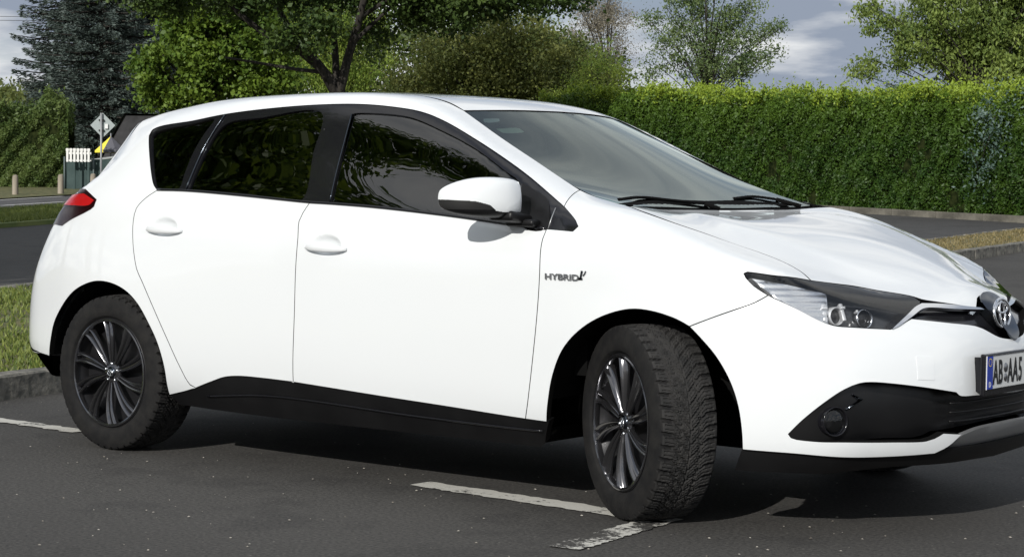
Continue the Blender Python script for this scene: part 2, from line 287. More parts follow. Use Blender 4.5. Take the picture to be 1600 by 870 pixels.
SEG = {
 'dlo_top': [(0.05,-0.691,1.289),(0.049,-0.676,1.311),(0.305,-0.678,1.348),(0.49,-0.672,1.372),(0.788,-0.662,1.393),(1.012,-0.652,1.4),(1.169,-0.642,1.398),(1.307,-0.634,1.388),(1.464,-0.627,1.366),(1.578,-0.635,1.332),(1.758,-0.665,1.26),(1.931,-0.691,1.18),(2.047,-0.714,1.122),(2.242,-0.783,1.025),(2.325,-0.83,0.979)],
 'dlo_front': [(2.325,-0.83,0.979),(2.345,-0.843,0.96),(2.329,-0.85,0.944)],
 'dlo_bot': [(2.329,-0.85,0.944),(2.211,-0.838,0.949),(2.04,-0.828,0.961),(1.768,-0.821,0.986),(1.443,-0.818,1.01),(1.181,-0.82,1.023),(1.09,-0.821,1.026),(0.762,-0.819,1.046),(0.407,-0.817,1.064),(0.243,-0.817,1.066)],
 'dlo_rear': [(0.243,-0.817,1.066),(0.212,-0.808,1.084),(0.16,-0.778,1.141),(0.083,-0.721,1.241),(0.05,-0.691,1.289)],
 'qstrip': [(0.407,-0.817,1.064),(0.41,-0.785,1.131),(0.419,-0.742,1.218),(0.442,-0.713,1.285),(0.48,-0.672,1.37)],
 'qstrip2': [(0.386,-0.817,1.064),(0.388,-0.785,1.131),(0.396,-0.742,1.218),(0.42,-0.713,1.285),(0.455,-0.674,1.366)],
 'qglass': [(0.215,-0.809,1.081),(0.164,-0.778,1.141),(0.093,-0.722,1.241),(0.067,-0.696,1.286),(0.077,-0.688,1.302),(0.31,-0.683,1.339),(0.426,-0.681,1.353),(0.398,-0.707,1.298),(0.37,-0.738,1.226),(0.363,-0.78,1.141),(0.363,-0.813,1.074),(0.237,-0.812,1.076)],
 'rglass': [(0.42,-0.815,1.07),(0.422,-0.782,1.136),(0.433,-0.742,1.218),(0.457,-0.713,1.285),(0.5,-0.692,1.333),(0.687,-0.682,1.356),(1.006,-0.67,1.367),(1.024,-0.737,1.211),(1.044,-0.818,1.034),(0.759,-0.816,1.054)],
 'fglass': [(1.186,-0.817,1.029),(1.165,-0.749,1.174),(1.154,-0.665,1.362),(1.164,-0.662,1.366),(1.322,-0.651,1.362),(1.438,-0.647,1.347),(1.6,-0.663,1.296),(1.781,-0.692,1.229),(1.944,-0.726,1.149),(2.028,-0.746,1.104),(2.09,-0.823,0.966),(2.04,-0.823,0.968),(1.766,-0.818,0.993),(1.44,-0.815,1.017)],
 'sail': [(2.043,-0.75,1.096),(2.081,-0.759,1.078),(2.16,-0.779,1.041),(2.199,-0.833,0.956),(2.103,-0.825,0.963)],
 'fixtri': [(2.178,-0.785,1.033),(2.265,-0.817,0.993),(2.328,-0.842,0.96),(2.327,-0.847,0.95),(2.216,-0.834,0.955)],
 'bline': [(1.088,-0.821,1.026),(1.053,-0.77,1.137),(1.025,-0.71,1.272),(1.006,-0.652,1.4)],
 'fdoor_r': [(1.09,-0.821,1.026),(1.069,-0.837,0.986),(1.059,-0.846,0.954),(1.066,-0.859,0.895),(1.062,-0.867,0.763),(1.057,-0.867,0.585),(1.039,-0.85,0.35)],
 'fdoor_f': [(2.211,-0.838,0.949),(2.208,-0.855,0.918),(2.208,-0.867,0.88),(2.21,-0.874,0.802),(2.2,-0.875,0.642),(2.182,-0.87,0.51),(2.153,-0.857,0.355),(2.136,-0.845,0.299)],
 'white_low_d': [(2.136,-0.845,0.299),(1.792,-0.845,0.315),(1.492,-0.847,0.328),(1.029,-0.851,0.351)],
 'white_low_rd': [(1.029,-0.851,0.351),(0.877,-0.852,0.354),(0.747,-0.853,0.353),(0.669,-0.853,0.344),(0.603,-0.85,0.324),(0.498,-0.842,0.289)],
 'white_low_q': [(0.498,-0.842,0.289),(0.433,-0.835,0.271),(0.327,-0.824,0.247)],
 'white_low_f': [(2.229,-0.849,0.297),(2.136,-0.845,0.299)],
 'rdoor_r': [(0.243,-0.817,1.066),(0.189,-0.83,1.034),(0.148,-0.844,0.992),(0.143,-0.856,0.941),(0.151,-0.866,0.874),(0.164,-0.871,0.812),(0.188,-0.875,0.744),(0.219,-0.877,0.701),(0.357,-0.872,0.486),(0.423,-0.861,0.374),(0.469,-0.845,0.3),(0.498,-0.842,0.289)],
 'arch_r': [(0.327,-0.824,0.247),(0.335,-0.86,0.358),(0.307,-0.871,0.454),(0.26,-0.876,0.531),(0.196,-0.878,0.608),(0.131,-0.878,0.654),(0.046,-0.876,0.683),(-0.055,-0.871,0.691),(-0.147,-0.863,0.674),(-0.248,-0.849,0.633),(-0.341,-0.831,0.564),(-0.402,-0.817,0.498),(-0.433,-0.809,0.428),(-0.456,-0.797,0.355)],
 'arch_f': [(2.229,-0.849,0.297),(2.244,-0.863,0.371),(2.266,-0.87,0.458),(2.31,-0.876,0.546),(2.38,-0.881,0.615),(2.472,-0.882,0.666),(2.583,-0.883,0.696),(2.671,-0.884,0.694),(2.767,-0.883,0.672),(2.814,-0.882,0.652)],
 'arch_f2': [(2.814,-0.882,0.652),(2.85,-0.881,0.622),(2.91,-0.876,0.563),(2.959,-0.869,0.487),(2.987,-0.863,0.409),(2.999,-0.857,0.322),(2.998,-0.85,0.273)],
 'rlow': [(-0.456,-0.797,0.355),(-0.55,-0.773,0.361)],
 'fb_seam': [(2.814,-0.882,0.652),(2.886,-0.872,0.681),(2.965,-0.848,0.712),(3.018,-0.821,0.735),(3.049,-0.795,0.758)],
 'hl_low1': [(3.049,-0.795,0.758),(3.002,-0.803,0.785),(2.972,-0.802,0.81)],
 'hl_tip': [(2.972,-0.802,0.81),(2.963,-0.8,0.823),(2.972,-0.794,0.828)],
 'hl_top1': [(2.972,-0.794,0.828),(3.056,-0.752,0.818),(3.122,-0.654,0.803)],
 'hl_top2': [(3.122,-0.654,0.803),(3.166,-0.554,0.791),(3.218,-0.452,0.775),(3.278,-0.373,0.76),(3.323,-0.335,0.749)],
 'hl_in': [(3.323,-0.335,0.749),(3.347,-0.337,0.735),(3.358,-0.395,0.713),(3.355,-0.489,0.671),(3.341,-0.533,0.654)],
 'hl_low2': [(3.341,-0.533,0.654),(3.279,-0.622,0.66),(3.223,-0.693,0.668),(3.188,-0.722,0.685),(3.134,-0.756,0.717),(3.049,-0.795,0.758)],
 'hood_seam': [(2.437,-0.662,1.03),(2.548,-0.776,1.001),(2.662,-0.761,0.972),(2.781,-0.7,0.934),(2.92,-0.63,0.887),(3.003,-0.617,0.858),(3.076,-0.631,0.828),(3.122,-0.654,0.803)],
 'hood_frontR': [(3.323,-0.335,0.749),(3.344,-0.321,0.741),(3.383,-0.261,0.73),(3.417,-0.19,0.718),(3.435,-0.141,0.711)],
 'hood_notch': [(3.435,-0.141,0.711),(3.426,-0.107,0.731),(3.408,-0.042,0.756),(3.399,0.017,0.764),(3.409,0.043,0.755)],
 'hood_line': [(3.245,-0.397,0.769),(3.299,-0.323,0.76),(3.369,-0.233,0.745),(3.42,-0.128,0.733)],
 'ws_edge': [(1.576,-0.512,1.373),(1.781,-0.557,1.275),(2.026,-0.61,1.165),(2.214,-0.653,1.082),(2.289,-0.667,1.06),(2.385,-0.682,1.04)],
 'ws_top': [(1.576,-0.512,1.373),(1.641,-0.326,1.38),(1.679,-0.152,1.383)],
 'ws_bot': [(2.385,-0.682,1.04),(2.364,-0.424,1.028),(2.371,-0.163,1.026)],
 'pillar_seam': [(2.214,-0.653,1.082),(2.242,-0.78,1.027)],
 'fog': [(3.134,-0.801,0.329),(3.171,-0.784,0.372),(3.23,-0.75,0.43),(3.277,-0.711,0.471),(3.31,-0.673,0.49),(3.332,-0.644,0.493),(3.373,-0.589,0.488),(3.436,-0.487,0.473),(3.491,-0.366,0.452)],
 'fog_up2': [(3.491,-0.366,0.452),(3.496,-0.352,0.441),(3.515,-0.258,0.438),(3.53,-0.128,0.431)],
 'fog_low': [(3.134,-0.801,0.329),(3.141,-0.797,0.318),(3.201,-0.764,0.309),(3.283,-0.703,0.308),(3.375,-0.587,0.305),(3.441,-0.471,0.303),(3.456,-0.442,0.31),(3.472,-0.411,0.325)],
 'grille_low': [(3.472,-0.411,0.325),(3.515,-0.243,0.336),(3.529,0.085,0.361)],
 'white_low_b': [(2.998,-0.85,0.273),(3.145,-0.786,0.267),(3.277,-0.69,0.257),(3.379,-0.552,0.256),(3.449,-0.425,0.259)],
 'white_end': [(3.449,-0.425,0.259),(3.475,-0.379,0.28),(3.498,-0.33,0.317)],
 'slot': [(3.362,-0.391,0.71),(3.406,-0.262,0.707),(3.448,-0.109,0.703),(3.462,-0.089,0.69),(3.485,-0.169,0.648),(3.474,-0.195,0.656),(3.431,-0.313,0.67),(3.368,-0.442,0.685)],
 'chrome': [(3.357,-0.353,0.725),(3.383,-0.289,0.723),(3.41,-0.217,0.718),(3.446,-0.105,0.707),(3.453,-0.09,0.701),(3.415,-0.229,0.707),(3.373,-0.352,0.713),(3.368,-0.388,0.706),(3.352,-0.508,0.66),(3.344,-0.53,0.653),(3.353,-0.483,0.679),(3.355,-0.398,0.714)],
 'tail': [(-0.245,-0.777,1.066),(-0.127,-0.818,1.024),(-0.132,-0.828,0.994),(-0.179,-0.828,0.972),(-0.298,-0.815,0.936),(-0.368,-0.801,0.91)],
 'tow': [(3.41,-0.491,0.57),(3.443,-0.432,0.567),(3.454,-0.447,0.494),(3.424,-0.503,0.498)],
 'hybrid': [(2.235,-0.874,0.79),(2.393,-0.877,0.794)],
 'handR': [(0.222,-0.865,0.888),(0.438,-0.864,0.888),(0.347,-0.855,0.952)],
 'handF': [(1.095,-0.864,0.838),(1.33,-0.864,0.843),(1.228,-0.857,0.901)],
 'foglamp': [(3.263,-0.727,0.371)],
 'crease': [(2.381,-0.387,1.023),(2.771,-0.535,0.956),(2.956,-0.447,0.908),(3.129,-0.355,0.837)],
 'doorcrease': [(0.472,-0.837,0.276),(1.481,-0.834,0.279)],
 'refl': [(2.987,-0.795,0.812),(3.089,-0.739,0.796),(3.176,-0.643,0.771),(3.216,-0.697,0.674),(3.161,-0.741,0.699),(3.074,-0.783,0.751)],
 'proj': [(3.221,-0.661,0.709),(3.249,-0.622,0.706),(3.278,-0.582,0.702),(3.279,-0.542,0.725)],
 'st1': [(1.654,-0.489,1.344),(1.679,-0.424,1.346),(1.696,-0.446,1.333),(1.679,-0.512,1.329)],
 'st2': [(1.735,-0.514,1.302),(1.764,-0.413,1.307),(1.791,-0.418,1.293),(1.765,-0.518,1.288)],
 'wip1': [(2.353,-0.62,1.044),(2.299,-0.387,1.051),(2.324,-0.24,1.043),(2.352,-0.069,1.032)],
 'wip2': [(2.306,0.212,1.052),(2.281,0.415,1.059),(2.307,0.527,1.051)],
 'slit': [(3.323,-0.666,0.438),(3.305,-0.684,0.454),(3.331,-0.656,0.44),(3.288,-0.704,0.407)],
}

BV, BF = body_targets()
bvs, bns, bfs, berr = make_body_surface(BV, BF, 4)
bvh = BVHTree.FromPolygons(bvs, bfs)
def surf_normal(idx, p):
    f = bfs[idx]; w = 0; n = Vector()
    for i in f:
        k = 1 / ((bvs[i] - p).length + 1e-5); n += bns[i] * k
    return n.normalized()
DIRS = {'S': (0, -.866, .5), 'T': (0, 0, 1), 'H': (.60, -.62, .50)}
def basis(d):
    d = Vector(d).normalized(); a = Vector((1, 0, 0)) if abs(d.x) < .9 else Vector((0, 0, 1))
    e1 = (a - d * a.dot(d)).normalized(); e2 = d.cross(e1); return e1, e2, d
class Dom:
    def __init__(s, kind, mir=False):
        s.k = kind; s.mir = mir
        if kind in DIRS: s.e1, s.e2, s.d = basis(DIRS[kind])
    def to2(s, p):
        x, y, z = p
        if s.mir: y = -y
        if s.k == 'F': return (math.atan2(y, x - 2.75) * .8, z)
        if s.k == 'R': return (math.atan2(y, .15 - x) * .8, z)
        q = Vector((x, y, z)); return (q.dot(s.e1), q.dot(s.e2))
    def lift(s, q):
        if s.k == 'F': o = Vector((2.75, 0, q[1])); d = Vector((math.cos(q[0] / .8), math.sin(q[0] / .8), 0))
        elif s.k == 'R': o = Vector((.15, 0, q[1])); d = Vector((-math.cos(q[0] / .8), math.sin(q[0] / .8), 0))
        else: o = s.e1 * q[0] + s.e2 * q[1] + s.d * 6; d = -s.d
        if s.mir: o = Vector((o.x, -o.y, o.z)); d = Vector((d.x, -d.y, d.z))
        h, n, i, t = bvh.ray_cast(o, d)
        if h is None:
            base = o if s.k in 'FR' else o + d * 6
            h, n, i, t = bvh.find_nearest(base)
        return h, surf_normal(i, h)
def crom(pts, step=.018):
    """smooth a chain of 3-D points, keeping its ends"""
    pts = [Vector(p) for p in pts]
    if len(pts) == 2:
        n = max(1, int((pts[1] - pts[0]).length / step)); return [pts[0].lerp(pts[1], i / n) for i in range(n + 1)]
    P = [pts[0] * 2 - pts[1]] + pts + [pts[-1] * 2 - pts[-2]]; out = [pts[0]]
    for i in range(1, len(P) - 2):
        a, b, c, d = P[i - 1:i + 3]; n = max(1, int((c - b).length / step))
        t0 = max((b - a).length ** .5, 1e-3); t1 = max((c - b).length ** .5, 1e-3); t2 = max((d - c).length ** .5, 1e-3)
        m1 = ((b - a) / t0 - (c - a) / (t0 + t1) + (c - b) / t1) * t1; m2 = ((c - b) / t1 - (d - b) / (t1 + t2) + (d - c) / t2) * t1
        for k in range(1, n + 1):
            t = k / n; out.append(b * (2 * t ** 3 - 3 * t * t + 1) + m1 * (t ** 3 - 2 * t * t + t) + c * (-2 * t ** 3 + 3 * t * t) + m2 * (t ** 3 - t * t))
    return out
def chain(*segs, step=.018):
    """join segments; each is a name, '-name' for reversed, or a list of points"""
    out = []
    for s_ in segs:
        p = s_
        if isinstance(s_, str): p = SEG[s_[1:]][::-1] if s_[0] == '-' else SEG[s_]
        q = crom(p, step)
        if out and (out[-1] - q[0]).length < .004: q = q[1:]
        out += q
    if (out[0] - out[-1]).length < .004: out.pop()
    return out
def mirrored(pts): return [Vector((p.x, -p.y, p.z)) for p in pts]
def inside(px, py, loops):
    r = np.zeros(len(px), bool)
    for L in loops:
        x0 = L[:, 0]; y0 = L[:, 1]; x1 = np.roll(x0, -1); y1 = np.roll(y0, -1)
        for a, b, c, d in zip(x0, y0, x1, y1):
            if b == d: continue
            k = ((b > py) != (d > py)) & (px < (c - a) * (py - b) / (d - b) + a); r ^= k
    return r
def inset(L, g, hole=False):
    n = len(L); A = sum(L[i][0] * L[(i + 1) % n][1] - L[(i + 1) % n][0] * L[i][1] for i in range(n)); sg = 1 if A > 0 else -1
    if hole: sg = -sg
    out = []
    for i in range(n):
        a, b, c = L[i - 1], L[i], L[(i + 1) % n]
        d1 = Vector((b[0] - a[0], b[1] - a[1])); d2 = Vector((c[0] - b[0], c[1] - b[1]))
        if d1.length < 1e-9 or d2.length < 1e-9: out.append(b); continue
        d1.normalize(); d2.normalize(); n1 = Vector((-d1.y, d1.x)) * sg; n2 = Vector((-d2.y, d2.x)) * sg
        m = n1 + n2; m = m / max(m.dot(n1), .5) if m.length > 1e-6 else n1
        out.append((b[0] + m.x * g, b[1] + m.y * g))
    return out
def panel(name, loop, dom, m, parent, mir=False, holes=(), off=0., gap=.0017, flange=.014, grid=.035, dense=(), geo=False, **k):
    D = Dom(dom, mir)
    if mir: loop = mirrored(loop); holes = [mirrored(h) for h in holes]
    L0 = inset([D.to2(p) for p in loop], gap)
    LL = [L0] + [inset([D.to2(p) for p in h], gap, True) for h in holes]
    A = [np.array(l) for l in LL]
    mn = A[0].min(0); mxx = A[0].max(0)
    gx, gy = np.meshgrid(np.arange(mn[0] + grid * .6, mxx[0], grid), np.arange(mn[1] + grid * .6, mxx[1], grid * .87))
    gx[1::2] += grid / 2
    G = np.stack([gx.ravel(), gy.ravel()], 1)
    for c, r, st in dense:
        c2 = D.to2((c[0], -c[1] if mir else c[1], c[2])); G = G[np.hypot(G[:, 0] - c2[0], G[:, 1] - c2[1]) > r]
        hx, hy = np.meshgrid(np.arange(c2[0] - r, c2[0] + r, st), np.arange(c2[1] - r, c2[1] + r, st)); H = np.stack([hx.ravel(), hy.ravel()], 1)
        G = np.concatenate([G, H[np.hypot(H[:, 0] - c2[0], H[:, 1] - c2[1]) <= r]])
    G = G[inside(G[:, 0], G[:, 1], A)]
    B = np.concatenate(A)
    if len(G):
        dmin = np.full(len(G), 9.)
        for q in B: dmin = np.minimum(dmin, np.hypot(G[:, 0] - q[0], G[:, 1] - q[1]))
        G = G[dmin > min(grid * .35, .006 if dense else .02)]
    vv = [Vector(q) for q in B] + [Vector(q) for q in G]; ed = []; s0 = 0
    for a in A:
        n = len(a); ed += [(s0 + i, s0 + (i + 1) % n) for i in range(n)]; s0 += n
    cv, ce, cf, ov, oe, of = delaunay_2d_cdt(vv, ed, [], 0, 1e-7)
    tri = np.array([f for f in cf if len(f) == 3]); C2 = np.array([tuple(v) for v in cv])
    cen = C2[tri].mean(1); tri = tri[inside(cen[:, 0], cen[:, 1], A)]
    used = sorted(set(tri.ravel().tolist())); rm = {u: i for i, u in enumerate(used)}
    P = []; NN = []
    for u in used:
        h, n = D.lift(C2[u]); o_ = off(h) if callable(off) else off
        P.append(h + n * o_); NN.append(n)
    F = [tuple(rm[i] for i in t) for t in tri.tolist()]
    # orient outwards
    t0 = F[len(F) // 2]; nn = (P[t0[1]] - P[t0[0]]).cross(P[t0[2]] - P[t0[0]])
    if nn.dot(NN[t0[0]]) < 0: F = [t[::-1] for t in F]
    # flange along every boundary edge
    cnt = {}
    for t in F:
        for a, b in ((t[0], t[1]), (t[1], t[2]), (t[2], t[0])): cnt[a, b] = 1
    be = [(a, b) for (a, b) in cnt if (b, a) not in cnt]
    nv = len(P); N2 = list(NN)
    if flange:
        mp_ = {}
        for a, b in be:
            for i in (a, b):
                if i not in mp_:
                    mp_[i] = len(P); P.append(P[i].copy()); P.append(P[i] - NN[i] * flange); N2 += [NN[i], NN[i]]
        FF = [(mp_[b], mp_[a], mp_[a] + 1, mp_[b] + 1) for a, b in be]
    else: FF = []
    me = bpy.data.meshes.new(name); me.from_pydata([tuple(p) for p in P], [], F + FF); me.update(); me.shade_smooth()
    if not geo and not callable(off):
        nl = []
        for p in me.polygons:
            fl = p.index >= len(F)
            for v in p.vertices: nl.append(tuple(p.normal) if fl else tuple(N2[v]))
        me.normals_split_custom_set(nl)
    me.materials.append(m)
    if flange and m is MT['paint'] and gap > 0:
        me.materials.append(MT['matte_black']); me.polygons.foreach_set('material_index', [0] * len(F) + [1] * len(FF))
    o = bpy.data.objects.new(name, me); return link(o, parent, **k)

CAR = empty('parked_car', (0, 0, 0), 'white five-door hatchback parked over the painted bay lines, front wheels turned', 'car')
P_ = MT['paint']
sg = SEG
# --- outlines (right side)
roof_edge = [(-.165, -.50, 1.37), (-.03, -.51, 1.40), (.28, -.52, 1.438), (.53, -.515, 1.455), (.90, -.51, 1.462), (1.25, -.50, 1.45), (1.47, -.49, 1.405), sg['ws_top'][0]]
rear_edge = [sg['rlow'][-1], (-.66, -.71, .37), (-.70, -.66, .45), (-.69, -.665, .63), (-.62, -.66, .82), (-.50, -.655, .99), (-.33, -.64, 1.10), (-.16, -.60, 1.28), roof_edge[0]]
top_a = sg['dlo_top'][:14]; top_b = sg['dlo_top'][13:] + [sg['dlo_front'][1], sg['dlo_front'][2]]
bot_fender = sg['dlo_bot'][:2]; bot_fd = sg['dlo_bot'][1:7]; bot_rd = sg['dlo_bot'][6:]
ws_e1 = sg['ws_edge'][:4]; ws_e2 = sg['ws_edge'][3:]
seam = [(2.455, -.705, 1.027), (2.548, -.735, 1.004), (2.662, -.735, .974), (2.781, -.69, .935), (2.92, -.635, .887), (3.003, -.622, .858), (3.076, -.633, .828), sg['hood_seam'][-1]]
q_loop = chain('white_low_q', 'arch_r', 'rlow', rear_edge, roof_edge, ws_e1, [sg['ws_edge'][3], top_a[-1]], top_a[::-1], '-dlo_rear', 'rdoor_r')
f_loop = chain([top_a[-1], sg['ws_edge'][3]], ws_e2, [sg['ws_edge'][-1], seam[0]], seam, '-hl_top1', '-hl_tip', '-hl_low1', '-fb_seam', '-arch_f', 'white_low_f', '-fdoor_f', bot_fender[::-1], top_b[::-1])
fd_loop = chain(bot_fd, 'fdoor_r', '-white_low_d', '-fdoor_f')
rd_loop = chain(bot_rd, 'rdoor_r', '-white_low_rd', '-fdoor_r')
dlo_loop = chain(top_a, top_b, 'dlo_bot', 'dlo_rear')
hF = (1.215, -.864, .866); hR = (.335, -.862, .915)
def handle_dish(c):
    def f(p):
        dx = (p.x - c[0]) / .072; dz = (p.z - (c[2] + .004)) / .036; r = dx * dx + dz * dz
        return -.018 * max(0, 1 - r) ** .8 if r < 1 else 0.
    return f
for mir in (False, True):
    s_ = 'left ' if mir else 'right '
    arch_fl = dict(flange=.03)
    panel('quarter_panel', q_loop, 'S', P_, CAR, mir, flange=.025)
    panel('front_fender', f_loop, 'S', P_, CAR, mir, flange=.025)
    fd = panel('front_door', fd_loop, 'S', P_, CAR, mir, off=handle_dish(hF) if not mir else 0., dense=[(hF, .085, .006)] if not mir else ())
    rd = panel('rear_door', rd_loop, 'S', P_, CAR, mir, off=handle_dish(hR) if not mir else 0., dense=[(hR, .085, .006)] if not mir else ())
    for d_, c in ((fd, hF), (rd, hR)):
        sy = 1 if mir else -1; b = MB(); ww = .105
        pts = []
        for i in range(13):
            t = i / 12; x = c[0] - ww + 2 * ww * t; bow = math.sin(math.pi * t) ** .55
            pts.append((x, sy * (abs(c[1]) + .004 + .018 * bow), c[2] - .006 - .004 * t + .001))
        n = 10; v = []; f = []
        for i, p in enumerate(pts):
            e = math.sin(math.pi * (i + .35) / 12.7) ** .4
            for k_ in range(n):
                a = 2 * math.pi * k_ / n; v.append((p[0], p[1] + sy * .007 * e * math.cos(a), p[2] + .0155 * e * math.sin(a)))
        for i in range(12):
            for k_ in range(n): f.append((i * n + k_, i * n + (k_ + 1) % n, (i + 1) * n + (k_ + 1) % n, (i + 1) * n + k_))
        f.append(tuple(range(n))); f.append(tuple(12 * n + k_ for k_ in range(n)))
        mesh('door_handle', v, f, P_, d_, True)
    gl = [chain(sg[g] + [sg[g][0]]) for g in ('qglass', 'rglass', 'fglass')]
    panel('window_surround', dlo_loop, 'S', MT['black_gloss'], CAR, mir, holes=gl, off=-.003, flange=.02, gap=-.002)
    panel('quarter_window', gl[0], 'S', MT['glass_dark'], CAR, mir, off=-.010, flange=0, gap=-.006)
    panel('rear_door_window', gl[1], 'S', MT['glass_dark'], CAR, mir, off=-.010, flange=0, gap=-.006)
    panel('front_door_window', gl[2], 'S', MT['glass'], CAR, mir, off=-.010, flange=0, gap=-.006)
    # thin trim strips: belt moulding, door frame edges
    def strip(name, seg, m, off, wdt, par=CAR, mir=mir):
        pts = chain(seg, step=.03); D = Dom('S', mir); b = MB(); q = []
        for p in pts:
            h, n_ = D.lift(D.to2((p.x, -p.y if mir else p.y, p.z))); q.append(h + n_ * off)
        b.tube(q, wdt, 6); return b.build(name, m, par, True)
    strip('belt_moulding', sg['dlo_bot'][1:], MT['black_gloss'], .002, .005)
    strip('door_frame_strip', 'qstrip', MT['dark_chrome'], .001, .0035)
    strip('door_frame_strip', [sg['fglass'][0], sg['fglass'][1], sg['fglass'][2]], MT['dark_chrome'], -.002, .003)
    strip('window_divider', [(2.213, -.79, 1.02), (2.215, -.838, .952)], MT['silver'], -.0015, .0022)
    # sill
    sk = chain('-white_low_f' if 0 else [sg['white_low_f'][0], sg['white_low_f'][1]], 'white_low_d', 'white_low_rd', 'white_low_q',
               [sg['white_low_q'][-1], (.36, -.80, .21)], [(.36, -.80, .21), (.882, -.80, .199), (1.6, -.80, .199), (2.18, -.80, .20)], [(2.18, -.80, .20), sg['white_low_f'][0]])
    panel('side_skirt', sk, 'S', MT['black_plastic'], CAR, mir, off=-.006, gap=-.004, flange=.03)
    strip('sill_moulding', [(2.2, -.835, .262), (1.6, -.832, .268), (.9, -.835, .285), (.55, -.835, .262)], MT['black_gloss'], -.002, .004)
# --- hood, roof, windscreen
hood_rear = [seam[0], (2.408, -.42, 1.02), (2.405, 0, 1.02)]
hf = chain('hl_top2', 'hood_frontR', [sg['hood_frontR'][-1], (3.442, -.118, .728), (3.425, -.075, .745), (3.418, 0, .752)])
half = chain([seam[0]] + [], step=.02) if 0 else None
hr = chain(hood_rear); sm_ = chain(seam)
A_ = sm_[:-1] + hf            # from hood rear corner to nose centre
hood_loop = A_ + mirrored(A_[:-1])[::-1] + mirrored(hr[1:])[:-1] + hr[::-1][:-1]
cp = [Vector(p) for p in [(2.38, -.40, 1.02), (2.77, -.53, .95), (2.96, -.455, .9), (3.13, -.36, .83), (3.25, -.28, .78)]]
def crease(p):
    a = abs(p.y); x = p.x
    if x < 2.35 or x > 3.3: return 0.
    xs = [q.x for q in cp]; ys = [-q.y for q in cp]; yc = float(np.interp(x, xs, ys)); d = a - yc
    amp = .009 * min(1, (x - 2.35) / .2, (3.3 - x) / .25)
    return amp * (math.exp(-max(d, 0) / .045) if d > 0 else math.exp(-(d / .14) ** 2))
hood = panel('hood', hood_loop, 'T', P_, CAR, off=0., grid=.02, flange=.02)
hm = hood.data; hv = np.array([tuple(v.co) for v in hm.vertices]); hx, hy2 = hv[:, 0] - 2.9, hv[:, 1] ** 2
HB = np.stack([np.ones_like(hx), hx, hx ** 2, hx ** 3, hx ** 4, hx ** 5, hy2, hx * hy2, hx ** 2 * hy2, hx ** 3 * hy2, hy2 ** 2, hx * hy2 ** 2, hx ** 2 * hy2 ** 2, hy2 ** 3], 1)
bd_ = np.array([(p.x, p.y) for p in hood_loop]); bdist = np.array([np.hypot(bd_[:, 0] - x, bd_[:, 1] - y).min() for x, y in hv[:, :2]])
wq = np.clip((bdist - .015) / .15, 0, 1); wq = wq * wq * (3 - 2 * wq)
zc_ = np.linalg.lstsq(HB, hv[:, 2], rcond=None)[0]; dzf = (HB @ zc_ - hv[:, 2]) * wq
for i, v in enumerate(hm.vertices): v.co.z += float(dzf[i]) + crease(v.co) * float(wq[i])
if 'custom_normal' in hm.attributes: hm.attributes.remove(hm.attributes['custom_normal'])
hm.update()
rf = chain(roof_edge); wt = chain(sg['ws_top'] + [(1.69, 0, 1.384)])
A_ = rf[:-1] + wt; rr_ = chain([(-.27, 0, 1.40), (-.24, -.24, 1.39), roof_edge[0]])
A_ = rr_[:-1] + A_
roof_loop = A_ + mirrored(A_[1:-1])[::-1]
panel('roof', roof_loop, 'T', P_, CAR, gap=.003)
wb = chain(sg['ws_bot'] + [(2.372, 0, 1.027)])
A_ = wt[::-1][:-1] + chain('ws_edge')[:-1] + wb
ws_loop = A_ + mirrored(A_[1:-1])[::-1]
wa = np.array([tuple(p) for p in ws_loop]); wx, wy2 = wa[:, 0] - 2.0, wa[:, 1] ** 2
def wbasis(x, y2): return np.stack([np.ones_like(x), x, x * x, y2, x * y2, x * x * x, y2 * y2, x * y2 * y2, x * x * y2], -1)
gi = np.array([(x, y) for x in np.arange(1.55, 2.4, .06) for y in np.arange(-.66, .67, .06)]); gi = gi[inside(gi[:, 0], gi[:, 1], [wa[:, :2]])]
gi = np.array([tuple(Dom('T').lift(q_)[0]) for q_ in gi]); al = np.concatenate([wa, wa, gi])
wcf = np.linalg.lstsq(wbasis(al[:, 0] - 2.0, al[:, 1] ** 2), al[:, 2], rcond=None)[0]
print('WSRES', np.abs(wbasis(wx, wy2) @ wcf - wa[:, 2]).max())
def ws_z(x, y): return float(wbasis(np.array(x - 2.0), np.array(y * y)) @ wcf)
def ws_fix(o, dz=0.):
    me = o.data; 
    for v in me.vertices: v.co.z = ws_z(v.co.x, v.co.y) + dz
    me.attributes.remove(me.attributes['custom_normal']) if 'custom_normal' in me.attributes else None
    me.update(); return o
WS = ws_fix(panel('windscreen', ws_loop, 'T', MT['glass_ws'], CAR, off=-.006, flange=0, gap=.001, grid=.05), -.003)
band = inset2 = None
# black ceramic border of the windscreen (a band just under the glass)
cen_ = Vector((2.0, 0, 1.2)); inner = [Vector((p.x + (2.0 - p.x) * .07, p.y * .945, p.z)) for p in ws_loop]
ws_fix(panel('windscreen_border', ws_loop, 'T', MT['matte_black'], CAR, holes=[inner], off=-.012, flange=0, gap=.004), -.009)
cw_A = [Vector((2.318, 0, 1.03))] + [Vector((2.31, -.38, 1.03))] + [Vector(p) for p in [(2.365, -.655, 1.035), (2.43, -.69, 1.03), (2.47, -.69, 1.01), (2.45, -.42, 1.0), (2.45, 0, 1.0)]]
cw = chain([tuple(p) for p in cw_A[:3]], [tuple(cw_A[2]), tuple(cw_A[3]), tuple(cw_A[4])], [tuple(p) for p in cw_A[4:]])
panel('cowl_cover', cw + mirrored(cw[1:-1])[::-1], 'T', MT['matte_black'], CAR, off=lambda p: .002 - .016 * min(1, max(0, (p.x - 2.335) / .06)), flange=.01, grid=.02)
